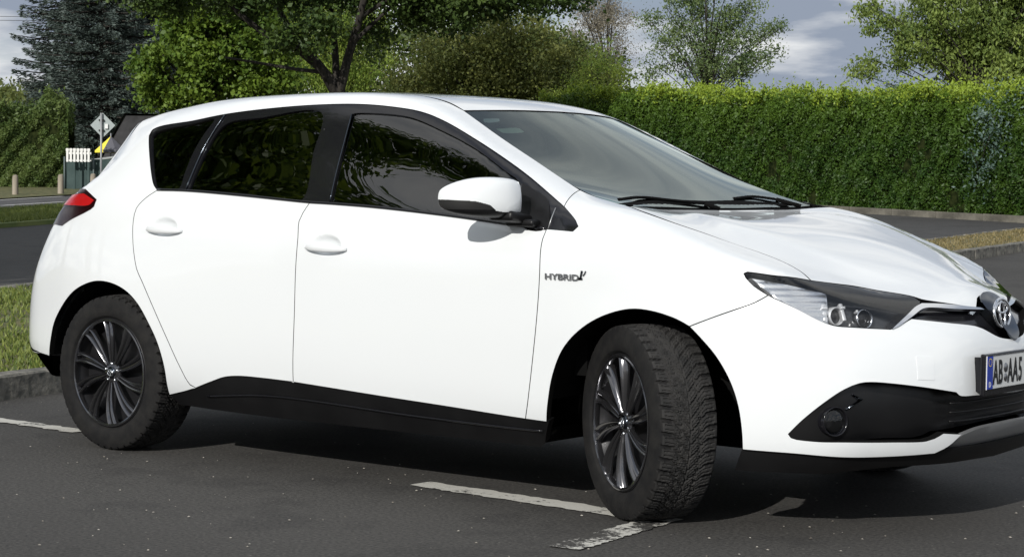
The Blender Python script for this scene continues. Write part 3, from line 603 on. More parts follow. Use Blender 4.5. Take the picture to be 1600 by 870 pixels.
def on_ws(p, h):
    a, n_ = Dom('T').lift((p[0], p[1])); a.z = max(a.z, ws_z(a.x, a.y) - .004) if a.x < 2.37 else a.z; return a + n_ * h
for nm in ('wip1', 'wip2'):
    q = [on_ws(p, .006) for p in sg[nm]]
    b = MB(); b.tube(crom(q, .02), .0045, 6); b.tube(crom([p + Vector((-.005, 0, .004)) for p in q], .02), .0025, 5)
    b.tube([q[-1], on_ws((2.40, sg[nm][-1][1] + .03), .004)], .008, 8)
    b.build('wiper', MT['matte_black'], CAR, True)
for nm, mm in (('st1', 'plate_white'), ('st2', 'sticker')):
    ws_fix(panel('windscreen_sticker', chain(sg[nm] + [sg[nm][0]]), 'T', MT[mm], WS, off=-.009, flange=0, gap=0), -.004)
# --- front bumper
ctr_top = (3.515, 0, .605)
A_ = chain('fb_seam', '-hl_low2', [sg['hl_low2'][0], sg['slot'][-1]], [sg['slot'][-1], sg['slot'][6], sg['slot'][5], sg['slot'][4]], [sg['slot'][4], (3.505, -.10, .618), ctr_top])
B_ = chain('arch_f2', 'white_low_b', 'white_end', [sg['white_end'][-1], sg['grille_low'][0]], '-fog_low' , 'fog', [sg['fog'][-1], sg['fog_up2'][1], (3.515, -.26, .436), (3.53, 0, .43)])
A_ = A_; loopb = A_ + mirrored(A_[:-1])[::-1] + mirrored(B_[1:-1]) + B_[::-1][:-1]
FB = panel('front_bumper', loopb, 'F', P_, CAR, grid=.03, flange=.03)
# recessed opening: bezel, grille, lamp
op = chain('-fog_low', 'fog', [sg['fog'][-1], sg['fog_up2'][1], (3.515, -.26, .436), (3.53, 0, .43)])
lowc = chain([sg['fog_low'][-1], (3.515, -.243, .334), (3.530, 0, .340)])
opening = op + mirrored(op[:-1])[::-1] + mirrored(lowc[1:])[:-1] + lowc[::-1][:-1]
def recess(p):
    a = abs(p.y); t = min(1, max(0, (.80 - a) / .22)); return -.004 - .062 * t * t * (3 - 2 * t)
GR = panel('lower_grille', opening, 'F', MT['bezel'], CAR, off=recess, gap=-.01, flange=0, grid=.025)
for zz in (.355, .385, .415):
    b = MB(); q = []
    for i in range(25):
        y = -.37 + .74 * i / 24; h, n_ = Dom('F').lift((math.atan2(y, 3.5 - 2.75) * .8, zz)); q.append(h - n_ * .028)
    b.tube(q, .004, 6); b.build('slat', MT['black_plastic'], GR, True)
for sy in (-1, 1):
    c_ = Vector((3.263, sy * .727, .371)); n_ = Vector((.86, sy * -.0 + sy * .42, .02)).normalized(); c_ -= n_ * .012
    b = MB(); b.lathe([(.047, -.03), (.047, .004), (.045, .007), (.042, .003), (.040, -.006)], 32, 'z'); Q = n_.to_track_quat('Z', 'X').to_matrix()
    b.v = [tuple(Q @ Vector(p) + c_) for p in b.v]; fl = b.build('fog_lamp', MT['black_gloss'], CAR, True)
    b = MB(); b.lathe([(.0001, .006), (.02, .005), (.034, .0), (.041, -.006)], 32, 'z'); b.v = [tuple(Q @ Vector(p) + c_) for p in b.v]; b.build('lamp_glass', MT['lens'], fl, True)
    b = MB(); b.lathe([(.0001, -.028), (.02, -.024), (.04, -.004)], 32, 'z'); b.v = [tuple(Q @ Vector(p) + c_) for p in b.v]; b.build('reflector', MT['dark_chrome'], fl, True)
    # fold of the bezel above the lamp
    sl = [Vector((p[0], -p[1] * -1 if sy < 0 else -p[1], p[2])) for p in sg['slit']]
    q = []
    for p in sl:
        h, n2 = Dom('F').lift((math.atan2(p.y, p.x - 2.75) * .8, p.z)); q.append(h + n2 * (recess(h) + .003))
    b = MB(); b.tube(q, .0035, 5); b.build('bezel_fold', MT['dark_chrome'], GR, True)
# silver chin and black valance
sk_ = chain([sg['white_end'][-1], sg['white_end'][1], sg['white_end'][0]], [sg['white_end'][0], (3.465, -.38, .243), (3.49, -.24, .24), (3.505, 0, .24)])
top_ = chain([sg['fog_low'][-1], (3.515, -.243, .334), (3.530, 0, .340)])
s1 = chain([sg['white_end'][-1], (3.515, -.243, .331), (3.530, 0, .337)])
chin = s1 + mirrored(s1[:-1])[::-1] + mirrored(sk_[1:])[:-1] + sk_[::-1][:-1]
def chin_off(p): return .004 - .05 * max(0., (.315 - p.z) / .09) ** 1.2
panel('silver_chin', chin, 'F', MT['silver'], CAR, off=chin_off, gap=.001, flange=.02)
vl = chain([sg['white_low_b'][0], sg['white_low_b'][1], sg['white_low_b'][2], sg['white_low_b'][3], (3.45, -.42, .262), (3.50, -.25, .262), (3.517, 0, .262)])
v2 = chain([(2.96, -.83, .200), (3.11, -.765, .198), (3.234, -.66, .193), (3.397, -.42, .196), (3.458, -.22, .20), (3.469, 0, .205)])
vloop = [vl[0]] + vl[1:] + mirrored(vl[:-1])[::-1] + mirrored(v2[:-1]) + v2[::-1]
panel('front_valance', vloop, 'F', MT['black_plastic'], CAR, off=-.012, gap=-.004, flange=.05)
tw = sg['tow']; panel('tow_cover', chain([tw[0], tw[1]], [tw[1], tw[2]], [tw[2], tw[3]], [tw[3], tw[0]]), 'F', P_, FB, off=.0012, flange=.004, gap=0, grid=.02)
# --- upper grille slot, chrome, badge
SL = sg['slot']
for mir in (False, True):
    l_ = chain([(3.33, -.46, .70)] + [SL[0], SL[1], (3.445, -.14, .722)], [(3.445, -.14, .722), (3.46, -.10, .715), (3.475, 0, .70)], [(3.475, 0, .70), (3.52, 0, .60)], [(3.52, 0, .60), (3.505, -.10, .615), SL[4]], [SL[4], SL[5], SL[6], SL[7]], [SL[7], (3.345, -.515, .66), (3.33, -.46, .70)])
    panel('upper_grille', l_, 'F', MT['black_gloss'], CAR, mir, off=-.022, gap=-.012, flange=0, grid=.02)
    ch = sg['chrome']
    c1 = chain([ch[0], ch[1], ch[2], ch[3]], [ch[3], ch[4]], [ch[4], ch[5], ch[6], ch[7], ch[8]], [ch[8], ch[9]], [ch[9], ch[10], ch[11], ch[0]], step=.01)
    panel('chrome_strip', c1, 'F', MT['chrome'], CAR, mir, off=.006, gap=-.0005, flange=.014, grid=.01)
def hit_front(y, z):
    D = Dom('F'); th = math.atan2(y, .72)
    for _ in range(5):
        h, n_ = D.lift((th * .8, z)); th += (y - h.y) / .75
    return h, n_
sh = [(0, .60), (.038, .617), (.062, .655), (.080, .70), (.084, .722), (.062, .740), (.030, .749), (0, .751)]
pts = [hit_front(-a, z)[0] for a, z in sh]; pr = crom(pts, .01)
sh_loop = pr + mirrored(pr[1:-1])[::-1]
panel('badge_surround', sh_loop, 'F', MT['dark_chrome'], CAR, off=.010, gap=0, flange=.03, grid=.012)
bc, bn_ = hit_front(-.045, .688); bn_ = Vector((.97, 0, .12)).normalized(); bc = bc + bn_ * .026
def ellipse_ring(cy, cz, ry, rz_, rad, n=40, m=6):
    q = []
    for i in range(n + 1):
        a = 2 * math.pi * i / n; q.append(Vector((0, cy + ry * math.cos(a), cz + rz_ * math.sin(a))))
    return q
Qb = Matrix(((bn_.x, 0, -bn_.z), (0, 1, 0), (bn_.z, 0, bn_.x)))
b = MB(); vv = []; 
ring = [(.062 * math.cos(a), .047 * math.sin(a)) for a in [2 * math.pi * i / 40 for i in range(40)]]
b.add([(.0, 0, 0)] + [(-.002, y, z) for y, z in ring], [(0, 1 + i, 1 + (i + 1) % 40) for i in range(40)])
b.v = [tuple(Qb @ Vector(p) + bc) for p in b.v]
BD = b.build('badge', MT['black_gloss'], CAR, True)
for cy, cz, ry, rz_, rad in ((0, 0, .062, .047, .0055), (0, -.002, .020, .041, .0045), (0, .018, .044, .017, .0045)):
    b = MB(); q = ellipse_ring(cy, cz, ry, rz_, rad); b.tube([Qb @ (p + Vector((.004, 0, 0))) + bc for p in q], rad, 8, cap=False); b.build('badge_ring', MT['chrome'], BD, True)
# --- headlights
for mir in (False, True):
    hl = chain('hl_tip', 'hl_top1', 'hl_top2', 'hl_in', 'hl_low2', 'hl_low1')
    LN = panel('headlight', hl, 'H', MT['lens'], CAR, mir, off=-.001, gap=.002, flange=0, grid=.02)
    panel('lamp_housing', hl, 'H', MT['lamp_inner'], LN, mir, off=-.045, gap=.0, flange=-.043, grid=.03)
    rf_ = sg['refl']
    def ro(p): return -.012 - .0010 * math.sin(p.z * 330)
    if not mir: panel('reflector', chain([rf_[0], rf_[1], rf_[2]], [rf_[2], rf_[3]], [rf_[3], rf_[4], rf_[5], rf_[0]]), 'H', MT['silver_refl'], LN, mir, off=ro, gap=.001, flange=.02, grid=.008)
    sy = 1 if mir else -1
    for i_, (p, rr2) in enumerate(((sg['proj'][0], .030), (sg['proj'][2], .033))):
        D = Dom('H', mir); h, n_ = D.lift(D.to2((p[0], -p[1] if mir else p[1], p[2]))); c_ = h - n_ * .036; ax = Vector((.9, sy * .38, .12)).normalized(); Q = ax.to_track_quat('Z', 'X').to_matrix()
        b = MB(); b.lathe([(rr2 * .75, -.02), (rr2, -.01), (rr2, .018), (rr2 * .9, .024), (rr2 * .84, .016), (rr2 * .8, .002)], 28, 'z'); b.v = [tuple(Q @ Vector(q) + c_) for q in b.v]; b.build('projector_ring', MT['lamp_bright'] if i_ == 0 else MT['chrome'], LN, True)
        b = MB(); b.lathe([(.0001, .018), (rr2 * .4, .014), (rr2 * .7, .006), (rr2 * .8, -.004)], 24, 'z'); b.v = [tuple(Q @ Vector(q) + c_) for q in b.v]; b.build('projector_lens', MT['black_gloss'], LN, True)
    if not mir:
        D = Dom('H'); 
        for (px_, w_, m__) in (((3.196, -.690, .712), .016, 'chrome'), ((3.236, -.640, .716), .013, 'chrome'), ((3.262, -.598, .700), .006, 'silver_refl')):
            h, n_ = D.lift(D.to2(px_)); b = MB(); Qx = n_.to_track_quat('Z', 'Y').to_matrix(); b.box(h - n_ * .022, (w_, .062 if m__ == 'chrome' else .03, .02), rot=Qx, bev=.004); b.box(h - n_ * .014 + Qx @ Vector((0, .012, 0)), (w_ * 1.3, .008, .02), rot=Qx, bev=.002); b.build('reflector_block', MT['lamp_bright'], LN, True)
    tl = sg['tail']
    tloop = chain([tl[0], tl[1]], [tl[1], tl[2], tl[3], tl[4], tl[5]], [tl[5], (-.43, -.765, .905), (-.56, -.67, .905), (-.53, -.655, .96), (-.45, -.66, 1.05)], [(-.45, -.66, 1.05), (-.36, -.72, 1.055), tl[0]])
    TL = panel('tail_light', tloop, 'S', MT['tail_dark'], CAR, mir, off=.002, gap=0, flange=.02, grid=.03)
    b_ = chain([(-.235, -.79, 1.045), (-.14, -.815, 1.018)], [(-.14, -.815, 1.018), (-.16, -.82, 1.0), (-.30, -.795, .995), (-.44, -.735, .99), (-.52, -.68, .985)], [(-.52, -.68, .985), (-.475, -.68, 1.03)], [(-.475, -.68, 1.03), (-.36, -.745, 1.03), (-.235, -.79, 1.045)])
    panel('light_band', b_, 'S', MT['tail_red'], TL, mir, off=.005, gap=0, flange=.004, grid=.03)
# --- rear bumper and tailgate (mostly out of view)
re = [Vector(p) for p in rear_edge]
A_ = chain(rear_edge)
rb = [p for p in A_ if p.z < .82]; tg = [p for p in A_ if p.z >= .82]
rbl = rb + [Vector((-.80, 0, .83))] + mirrored(rb)[::-1]
panel('rear_bumper', rbl, 'R', P_, CAR, flange=.02)
tgl = tg[:-1] + [Vector((-.17, -.50, 1.36)), Vector((-.25, -.25, 1.375)), Vector((-.268, 0, 1.385))]
lo_ = [tg[0], Vector((-.80, 0, .835))]
tgl2 = tgl + mirrored(tgl[:-1])[::-1]
gl_ = [Vector(p) for p in [(-.60, -.5, 1.11), (-.36, -.46, 1.28), (-.40, 0, 1.30), (-.36, .46, 1.28), (-.60, .5, 1.11), (-.64, 0, 1.12)]]
panel('tailgate', tgl2, 'R', P_, CAR, holes=[gl_], flange=.02)
panel('rear_window', gl_, 'R', MT['glass_dark'], CAR, off=-.006, flange=0, gap=-.01)
rv = chain([(-.456, -.797, .352), (-.55, -.773, .358), (-.70, -.66, .36), (-.80, -.3, .36), (-.83, 0, .36)]); rv2 = chain([(-.469, -.74, .24), (-.643, -.64, .25), (-.74, -.3, .262), (-.777, 0, .268)])
panel('rear_valance', rv + mirrored(rv[:-1])[::-1] + mirrored(rv2[:-1]) + rv2[::-1], 'R', MT['black_plastic'], CAR, off=-.010, gap=-.004, flange=.03)
# roof spoiler lip
b = MB(); b.tube([(-.165, -.48, 1.368), (-.25, -.36, 1.372), (-.295, 0, 1.385), (-.25, .36, 1.372), (-.165, .48, 1.368)], .008, 8); b.build('roof_spoiler', P_, CAR, True)
# ================================================================== WHEELS
def tyre_data():
    NA = 660; Rr = .318; hw = .1025
    side = [(.223, -.088), (.228, -.096), (.234, -.1025), (.243, -.1062), (.256, -.1075), (.272, -.1068), (.284, -.1048), (.2945, -.1020)]
    sh = [(.3020, -.0990), (.3080, -.0965), (.3115, -.0935)]
    nt = 44; tr_ = []
    for i in range(nt + 1):
        t = -1 + 2 * i / nt; h = t * .0905; tr_.append((Rr - .0050 * abs(t) ** 3, h))
    prof = side + sh + tr_ + [(r, -h) for r, h in sh[::-1]] + [(r, -h) for r, h in side[::-1]]
    prof = np.array(prof); n = len(prof); ang = np.arange(NA) * 2 * np.pi / NA
    Rm = np.repeat(prof[None, :, 0], NA, 0); H = np.repeat(prof[None, :, 1], NA, 0)
    t = H / .0905; s_ = ang[:, None] * Rr; p = 2 * np.pi * Rr / 48
    at = np.abs(t); zig = .010 * np.sign(t) * 0
    ph = s_ / p - 2.3 * np.minimum(at, .62) - .35 * np.maximum(at - .62, 0)
    ph = ph + np.where(t > 0, .5, 0)
    fr = ph - np.floor(ph)
    lat = (np.abs(fr - .5) < .125)
    fr3 = (ph * 3) % 1; sipe = (np.abs(fr3 - .5) < .14) & (at > .08) & (at < .95)
    zz = .035 * np.where(((ph * 2) % 1) < .5, 1, -1)
    circ = (np.abs(at - .36 - zz) < .035) | (at < .03)
    depth = np.where(sipe, .0038, 0); depth = np.where(circ & (at < .9), .0055, depth); depth = np.where(lat, .0066, depth)
    fade = np.clip((Rm - .3045) / .006, 0, 1); depth = depth * fade
    # fine ribs and raised rings on the sidewall
    Rm = Rm - depth
    Hs = H.copy(); sw = (np.abs(H) > .1) & (Rm > .26) & (Rm < .28); Hs = np.where(sw & (np.sin(ang[:, None] * 60) > .6), H * 1.006, H)
    X = Rm * np.cos(ang)[:, None]; Z = Rm * np.sin(ang)[:, None]
    V = np.stack([X, Hs, Z], 2).reshape(-1, 3)
    i = np.arange(NA)[:, None]; j = np.arange(n - 1)[None, :]; a = i * n + j; b_ = ((i + 1) % NA) * n + j
    F = np.stack([a, a + 1, b_ + 1, b_], 2).reshape(-1, 4)
    return V, F
TV, TF = tyre_data()
def wheel_proto():
    b = MB()
    b.lathe([(.223, .085), (.215, .075), (.200, .06), (.195, -.03), (.205, -.055), (.215, -.075), (.2235, -.088), (.2245, -.093), (.2205, -.095), (.217, -.089)], 96)
    b.lathe([(.0, -.030), (.06, -.034), (.12, -.030), (.20, -.036)], 64)
    w = b.build('wheel', MT['rim_dark'], None, True)
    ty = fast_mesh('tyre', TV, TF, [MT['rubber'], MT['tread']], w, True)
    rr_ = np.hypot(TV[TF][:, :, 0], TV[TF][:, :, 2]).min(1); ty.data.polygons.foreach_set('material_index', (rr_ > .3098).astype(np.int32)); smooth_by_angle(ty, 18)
    b = MB(); b.lathe([(.15, -.018), (.15, -.026), (.09, -.026), (.09, -.018)], 48); b.build('brake_disc', MT['steel'], w, False)
    # wheel cover: ten double-ribbed curved blades, rim ring, hub
    b = MB(); b.lathe([(.2215, -.090), (.220, -.099), (.215, -.1005), (.2095, -.0985), (.2075, -.090), (.208, -.080)], 96)
    b.lathe([(.0, -.082), (.02, -.082), (.038, -.080), (.048, -.076), (.050, -.066)], 40)
    cov = b.build('wheel_cover', MT['rim'], w, True); smooth_by_angle(cov, 30)
    for k in range(10):
        v = []; f = []; NR = 16; prof = [(-1, -.014), (-.90, .0), (-.66, .005), (-.36, .001), (-.14, -.016), (.14, -.016), (.36, .001), (.66, .005), (.90, .0), (1, -.014)]
        for i in range(NR + 1):
            t = i / NR; r = .040 + (.2115 - .040) * t; sweep = .16 * t * t - .05 * t; hwid = (.0105 + .0165 * t ** 1.2) ; cy = -.083 - .0125 * math.sin(math.pi * min(1, t * 1.02) * .62) + .004 * t
            a0 = 2 * math.pi * k / 10 + sweep
            for q, dep in prof:
                a = a0 + q * hwid / r * (.86 if r < .06 else 1); v.append((r * math.cos(a), cy - dep * (.55 + .6 * t), r * math.sin(a)))
        m_ = len(prof)
        for i in range(NR):
            for j in range(m_ - 1): f.append((i * m_ + j, i * m_ + j + 1, (i + 1) * m_ + j + 1, (i + 1) * m_ + j))
        o = mesh('spoke', v, f, MT['rim'], w, True); smooth_by_angle(o, 50)
    b = MB(); b.lathe([(.0, -.0885), (.018, -.088), (.024, -.085), (.0255, -.081)], 32); b.build('hub_cap', MT['dark_chrome'], w, True)
    b = MB()
    for cz, rx, rz in ((0, .017, .0125), (.0045, .012, .005), (-.001, .0055, .0115)):
        b.tube([(rx * math.cos(a), -.0895, cz + rz * math.sin(a)) for a in [2 * math.pi * i / 24 for i in range(25)]], .0014, 6, cap=False)
    b.build('hub_emblem', MT['chrome'], w, True)
    for k in range(5):
        b = MB(); a = 2 * math.pi * (k + .5) / 5; b.lathe([(.0, -.086), (.0055, -.085), (.0065, -.078)], 6, c=(.037 * math.cos(a), 0, .037 * math.sin(a))); b.build('lug_nut', MT['chrome'], w, True)
    return w
W0 = wheel_proto()
def copy_tree(o, parent):
    c = o.copy(); COL.objects.link(c); c.parent = parent
    for ch in o.children: copy_tree(ch, c)
    return c
wheels = [W0] + [copy_tree(W0, None) for _ in range(3)]
def place_wheel(w, x, y, steer, spin):
    w.parent = CAR; flip = math.pi if y > 0 else 0
    Mx = Matrix.Translation((x, y, .3175)) @ Matrix.Rotation(steer + flip, 4, 'Z') @ Matrix.Rotation(spin, 4, 'Y')
    w.matrix_local = Mx
# steering pivots a little inboard of the wheel plane
st = R(-31)
for w, x, y, s_, sp in ((wheels[0], 0.0, -.764, 0, .35), (wheels[1], 0.0, .764, 0, .7), (wheels[2], 2.592, -.782, st, 1.05), (wheels[3], 2.6 + .03, .772, st, .2)):
    place_wheel(w, x, y, s_, sp)
wheels[2].matrix_local = Matrix.Translation((2.592, -.782, .322)) @ Matrix.Rotation(st, 4, 'Z') @ Matrix.Rotation(1.05, 4, 'Y') @ Matrix.Scale(1.014, 4)
# ================================================================== UNDERSIDE, ARCHES, CABIN
for sy in (-1, 1):
    for cx, r in ((.0, .372), (2.605, .382)):
        b = MB(); rr2 = r; prof = [(rr2, sy * .845), (rr2 + .012, sy * .70), (rr2 + .012, sy * .48)]
        b.lathe(prof, 36, 'y', (cx, 0, .3175), 0, R(8), R(172)); b.lathe([(rr2 + .012, sy * .48), (.02, sy * .48)], 36, 'y', (cx, 0, .3175), 0, R(8), R(172))
        b.build('wheel_arch_liner', MT['matte_black'], CAR, True)
b = MB()
b.box((1.35, 0, .225), (1.50, 1.52, .05)); b.box((1.30, 0, .30), (3.6, .94, .16)); b.box((-.48, 0, .36), (.34, 1.2, .14)); b.box((2.75, 0, .48), (.95, .90, .5)); b.box((3.16, 0, .40), (.28, 1.0, .34))
b.box((1.3, .75, .63), (1.7, .03, .62)); b.box((1.3, -.75, .63), (1.7, .03, .62)); b.box((.1, .70, .82), (.9, .03, .22)); b.box((.1, -.70, .82), (.9, .03, .22))
b.box((2.28, 0, .70), (.05, 1.45, .50)); b.box((-.45, 0, .74), (.04, 1.2, .5))
b.build('underbody', MT['matte_black'], CAR)
b = MB()                                         # suspension seen inside the front arch
b.tube([(2.50, -.44, .32), (2.42, -.60, .28), (2.40, -.66, .30)], .03, 8); b.tube([(2.6, -.55, .35), (2.6, -.5, .62)], .035, 10)
b.build('suspension', MT['matte_black'], CAR, True)
# dashboard
v = []; f = []; secs = [(1.74, .72), (1.78, .86), (1.86, .915), (2.05, .935), (2.30, .965), (2.36, .95)]
ys = np.linspace(-.72, .72, 13)
for x, z in secs:
    for y in ys: v.append((x + .03 * (1 - (y / .72) ** 2), y, z + (.035 * math.exp(-((y - .36) / .2) ** 2) if 1.8 < x < 2.1 else 0)))
for i in range(len(secs) - 1):
    for j in range(12): f.append((i * 13 + j, (i + 1) * 13 + j, (i + 1) * 13 + j + 1, i * 13 + j + 1))
mesh('dashboard', v, f, MT['dash'], CAR, True)
b = MB(); c_ = Vector((1.66, .37, .86)); Q = Matrix.Rotation(R(-25), 3, 'Y')
b.tube([Q @ Vector((0, .185 * math.cos(a), .185 * math.sin(a))) + c_ for a in [2 * math.pi * i / 36 for i in range(37)]], .015, 8, cap=False)
b.box(c_ + Q @ Vector((.03, 0, 0)), (.05, .12, .11), rot=Q, bev=.02); b.box(c_ + Q @ Vector((.03, 0, 0)), (.02, .36, .03), rot=Q)
b.build('steering_wheel', MT['interior'], CAR, True)
def seat(x, y, wdt, bz=.62):
    b = MB(); b.box((x + .22, 0 + y, .50), (.52, wdt, .16), bev=.05)
    s_ = b.build('seat', MT['interior'], CAR, True)
    Q = Matrix.Rotation(R(-16), 3, 'Y'); b = MB(); b.box((x - .09, y, .83), (.13, wdt * .96, bz), rot=Q, bev=.05); b.build('backrest', MT['interior'], s_, True)
    b = MB(); b.box((x - .20, y, 1.20), (.09, .25, .17), rot=Q, bev=.04); b.tube([(x - .185, y - .06, 1.08), (x - .195, y - .06, 1.16)], .006, 6); b.tube([(x - .185, y + .06, 1.08), (x - .195, y + .06, 1.16)], .006, 6); b.build('headrest', MT['interior'], s_, True)
seat(1.20, -.36, .50); seat(1.20, .36, .50); seat(.36, -.36, .50, .55); seat(.36, .33, .62, .55)
b = MB(); b.box((1.66, 0, 1.315), (.03, .24, .065), bev=.012); b.tube([(1.67, 0, 1.33), (1.71, 0, 1.368)], .012, 8); b.build('rear_view_mirror', MT['interior'], CAR, True)
hlr = [Vector((p.x * .985, p.y * .96, p.z)) for p in roof_loop]
panel('headliner', hlr, 'T', MT['headliner'], CAR, off=-.035, gap=.02, flange=0)
# front belts, pillars inside
for sy in (-1, 1):
    b = MB(); b.tube([(1.04, sy * .66, 1.30), (1.06, sy * .72, .95), (1.06, sy * .74, .6)], .035, 6); b.build('pillar_trim', MT['interior'], CAR, True)
    b = MB(); b.tube([(1.60, sy * .54, 1.29), (1.99, sy * .635, 1.10), (2.25, sy * .71, .95)], .022, 6); b.build('pillar_trim', MT['headliner'], CAR, True)

# ================================================================== DOOR MIRRORS
def mirror(sy):
    secs = [ # y, xf, xb, zlo, zhi
        (.868, 2.122, 2.022, .989, 1.112), (.872, 2.128, 2.016, .986, 1.116), (.935, 2.130, 2.008, .983, 1.122), (1.000, 2.092, 1.985, .986, 1.121), (1.044, 2.040, 1.955, .995, 1.106), (1.068, 1.982, 1.930, 1.012, 1.086), (1.074, 1.955, 1.930, 1.025, 1.072)]
    cage = []; F = []
    for y, xf, xb, z0, z1 in secs:
        xm = (xf * .55 + xb * .45); zm = (z0 + z1) / 2
        for x, z in ((xb, z0), (xm, z0 - .001), (xf - .003, z0 + .006), (xf + .002, zm), (xf - .008, z1 - .006), (xm, z1), (xb, z1 - .004), (xb - .003, zm)): cage.append((x, sy * y, z))
    n = 8
    for i in range(len(secs) - 1):
        for k in range(n):
            q = (i * n + k, i * n + (k + 1) % n, (i + 1) * n + (k + 1) % n, (i + 1) * n + k); F.append(q if sy < 0 else q[::-1])
    F.append(tuple(range(n))); F.append(tuple((len(secs) - 1) * n + k for k in range(n)))
    me = bpy.data.meshes.new('tmp'); me.from_pydata(cage, [], F); o = bpy.data.objects.new('tmp', me); COL.objects.link(o)
    md = o.modifiers.new('s', 'SUBSURF'); md.levels = 5
    ev = o.evaluated_get(bpy.context.evaluated_depsgraph_get()); m = ev.to_mesh()
    vs = [v.co.copy() for v in m.vertices]; fs = [tuple(p.vertices) for p in m.polygons]; nn = [v.normal.copy() for v in m.vertices]
    ev.to_mesh_clear(); bpy.data.objects.remove(o)
    cap, low, ind, gls = [], [], [], []
    for f_ in fs:
        c = sum((vs[i] for i in f_), Vector()) / len(f_); a = abs(c.y); nx = sum(nn[i].x for i in f_) / 4
        zs = np.interp(a, [.88, .945, .975, .995, 1.03, 1.09], [1.006, 1.005, 1.009, 1.028, 1.040, 1.046])
        if nx < -.75 and c.x < 2.03 and 1.0 < c.z < 1.112: gls.append(f_)
        elif c.z > zs: cap.append(f_)
        elif a > .985 and c.z > 1.012: ind.append(f_)
        else: low.append(f_)
    def part(name, fl, m_, par, push=0.):
        us = sorted({i for f_ in fl for i in f_}); mp_ = {u: i for i, u in enumerate(us)}
        return mesh(name, [vs[u] + nn[u] * push for u in us], [tuple(mp_[i] for i in f_) for f_ in fl], m_, par, True)
    H = part('door_mirror', low, MT['black_plastic'], CAR)
    part('mirror_cap', cap, P_, H, .0025); part('turn_signal', ind, MT['orange'], H, .001); part('mirror_glass', gls, MT['chrome'], H, -.002)
    b = MB(); b.box((2.085, sy * .875, .985), (.10, .12, .035), bev=.012, rot=Matrix.Rotation(R(8) * sy, 3, 'X')); b.box((2.115, sy * .845, .968), (.12, .05, .025), bev=.01)
    b.build('mirror_foot', MT['black_plastic'], H, True)
    if sy > 0:                                   # the far mirror is folded back
        H.matrix_local = Matrix.Translation((2.09, .85, -.035)) @ Matrix.Rotation(R(62), 4, 'Z') @ Matrix.Translation((-2.10, -.86, 0))
mirror(-1); mirror(1)
# black sail where the mirror stands
for mir in (False, True):
    panel('mirror_sail', chain(sg['sail'] + [sg['sail'][0]]), 'S', MT['black_plastic'], CAR, mir, off=.0, gap=-.01, flange=.01)

# ================================================================== NUMBER PLATE
PX = 3.552; b = MB(); b.box((PX - .008, 0, .505), (.016, .545, .135), bev=.005); b.box((PX - .03, 0, .505), (.03, .50, .11)); PL = b.build('number_plate', MT['black_gloss'], CAR)
PL.location = (0, -.018, 0)
b = MB(); b.box((PX + .001, 0.0, .512), (.003, .520, .108)); b.build('plate_sheet', MT['plate_white'], PL)
b = MB(); b.box((PX + .0035, -.2385, .512), (.001, .042, .108)); b.build('plate_band', MT['plate_blue'], PL)
b = MB()
for y0, z0, w_, h_ in ((0, .5655, .520, .002), (0, .4585, .520, .002), (.2595, .512, .002, .108)): b.box((PX + .0035, y0, z0), (.001, w_, h_))
b.build('plate_border', MT['black_ink'], PL)
def text_mesh(body, name, m, parent, origin, right, up, size, extrude=.001, wscale=1., bold=.0):
    cu = bpy.data.curves.new('t', 'FONT'); cu.body = body; cu.size = size; cu.extrude = extrude; cu.offset = bold; cu.resolution_u = 4
    o = bpy.data.objects.new('t', cu); COL.objects.link(o); ev = o.evaluated_get(bpy.context.evaluated_depsgraph_get()); me = bpy.data.meshes.new_from_object(ev)
    bpy.data.objects.remove(o); rt = Vector(right).normalized() * wscale; u = Vector(up).normalized(); n = Vector(right).normalized().cross(u)
    for v in me.vertices: c = v.co.copy(); v.co = Vector(origin) + rt * c.x + u * c.y + n * c.z
    me.name = name; me.materials.clear(); me.materials.append(m); o = bpy.data.objects.new(name, me); link(o, parent); return o
yy = -.214
for ch, w_ in (('A', .041), ('B', .040), (None, .034), ('A', .041), ('A', .044), ('5', .05)):
    if ch: text_mesh(ch, 'character', MT['black_ink'], PL, (PX + .0035, yy, .474), (0, 1, 0), (0, 0, 1), .108, .0006, .54, .0022)
    else:
        b = MB(); b.lathe([(.0, .0), (.015, .0), (.0155, -.001)], 20, 'x', (PX + .0042, yy + .017, .522)); b.lathe([(.0, .0), (.013, .0), (.0135, -.001)], 20, 'x', (PX + .0042, yy + .017, .490)); b.build('plate_seal', MT['steel'], PL, True)
    yy += w_
text_mesh('D', 'character', MT['plate_white'], PL, (PX + .004, -.247, .466), (0, 1, 0), (0, 0, 1), .024, .0004, .9, .0006)
b = MB()
for k in range(12):
    a = 2 * math.pi * k / 12; b.box((PX + .0045, -.2385 + .012 * math.cos(a), .545 + .012 * math.sin(a)), (.0005, .0028, .0028))
b.build('star_ring', mat('plate_yellow', (.8, .6, .02), .5), PL)
# fender emblem
e0 = Vector(sg['hybrid'][0]); e1 = Vector(sg['hybrid'][1])
tx = text_mesh('HYBRID', 'emblem', MT['steel'], CAR, (e0.x, -.8795, e0.z - .008), (1, -.018, .0), (0, 0, 1), .028, .0018, 1.48, .0004)
b = MB(); b.box((e1.x - .006, -.881, e1.z + .006), (.006, .003, .03), rot=Matrix.Rotation(R(12), 3, 'Y')); b.box((e1.x - .010, -.881, e1.z - .006), (.018, .003, .006)); b.tube([(e1.x + .002, -.881, e1.z + .004), (e1.x + .009, -.881, e1.z + .012), (e1.x + .012, -.881, e1.z + .02)], .002, 6)
b.build('emblem_leaf', MT['dark_chrome'], tx)
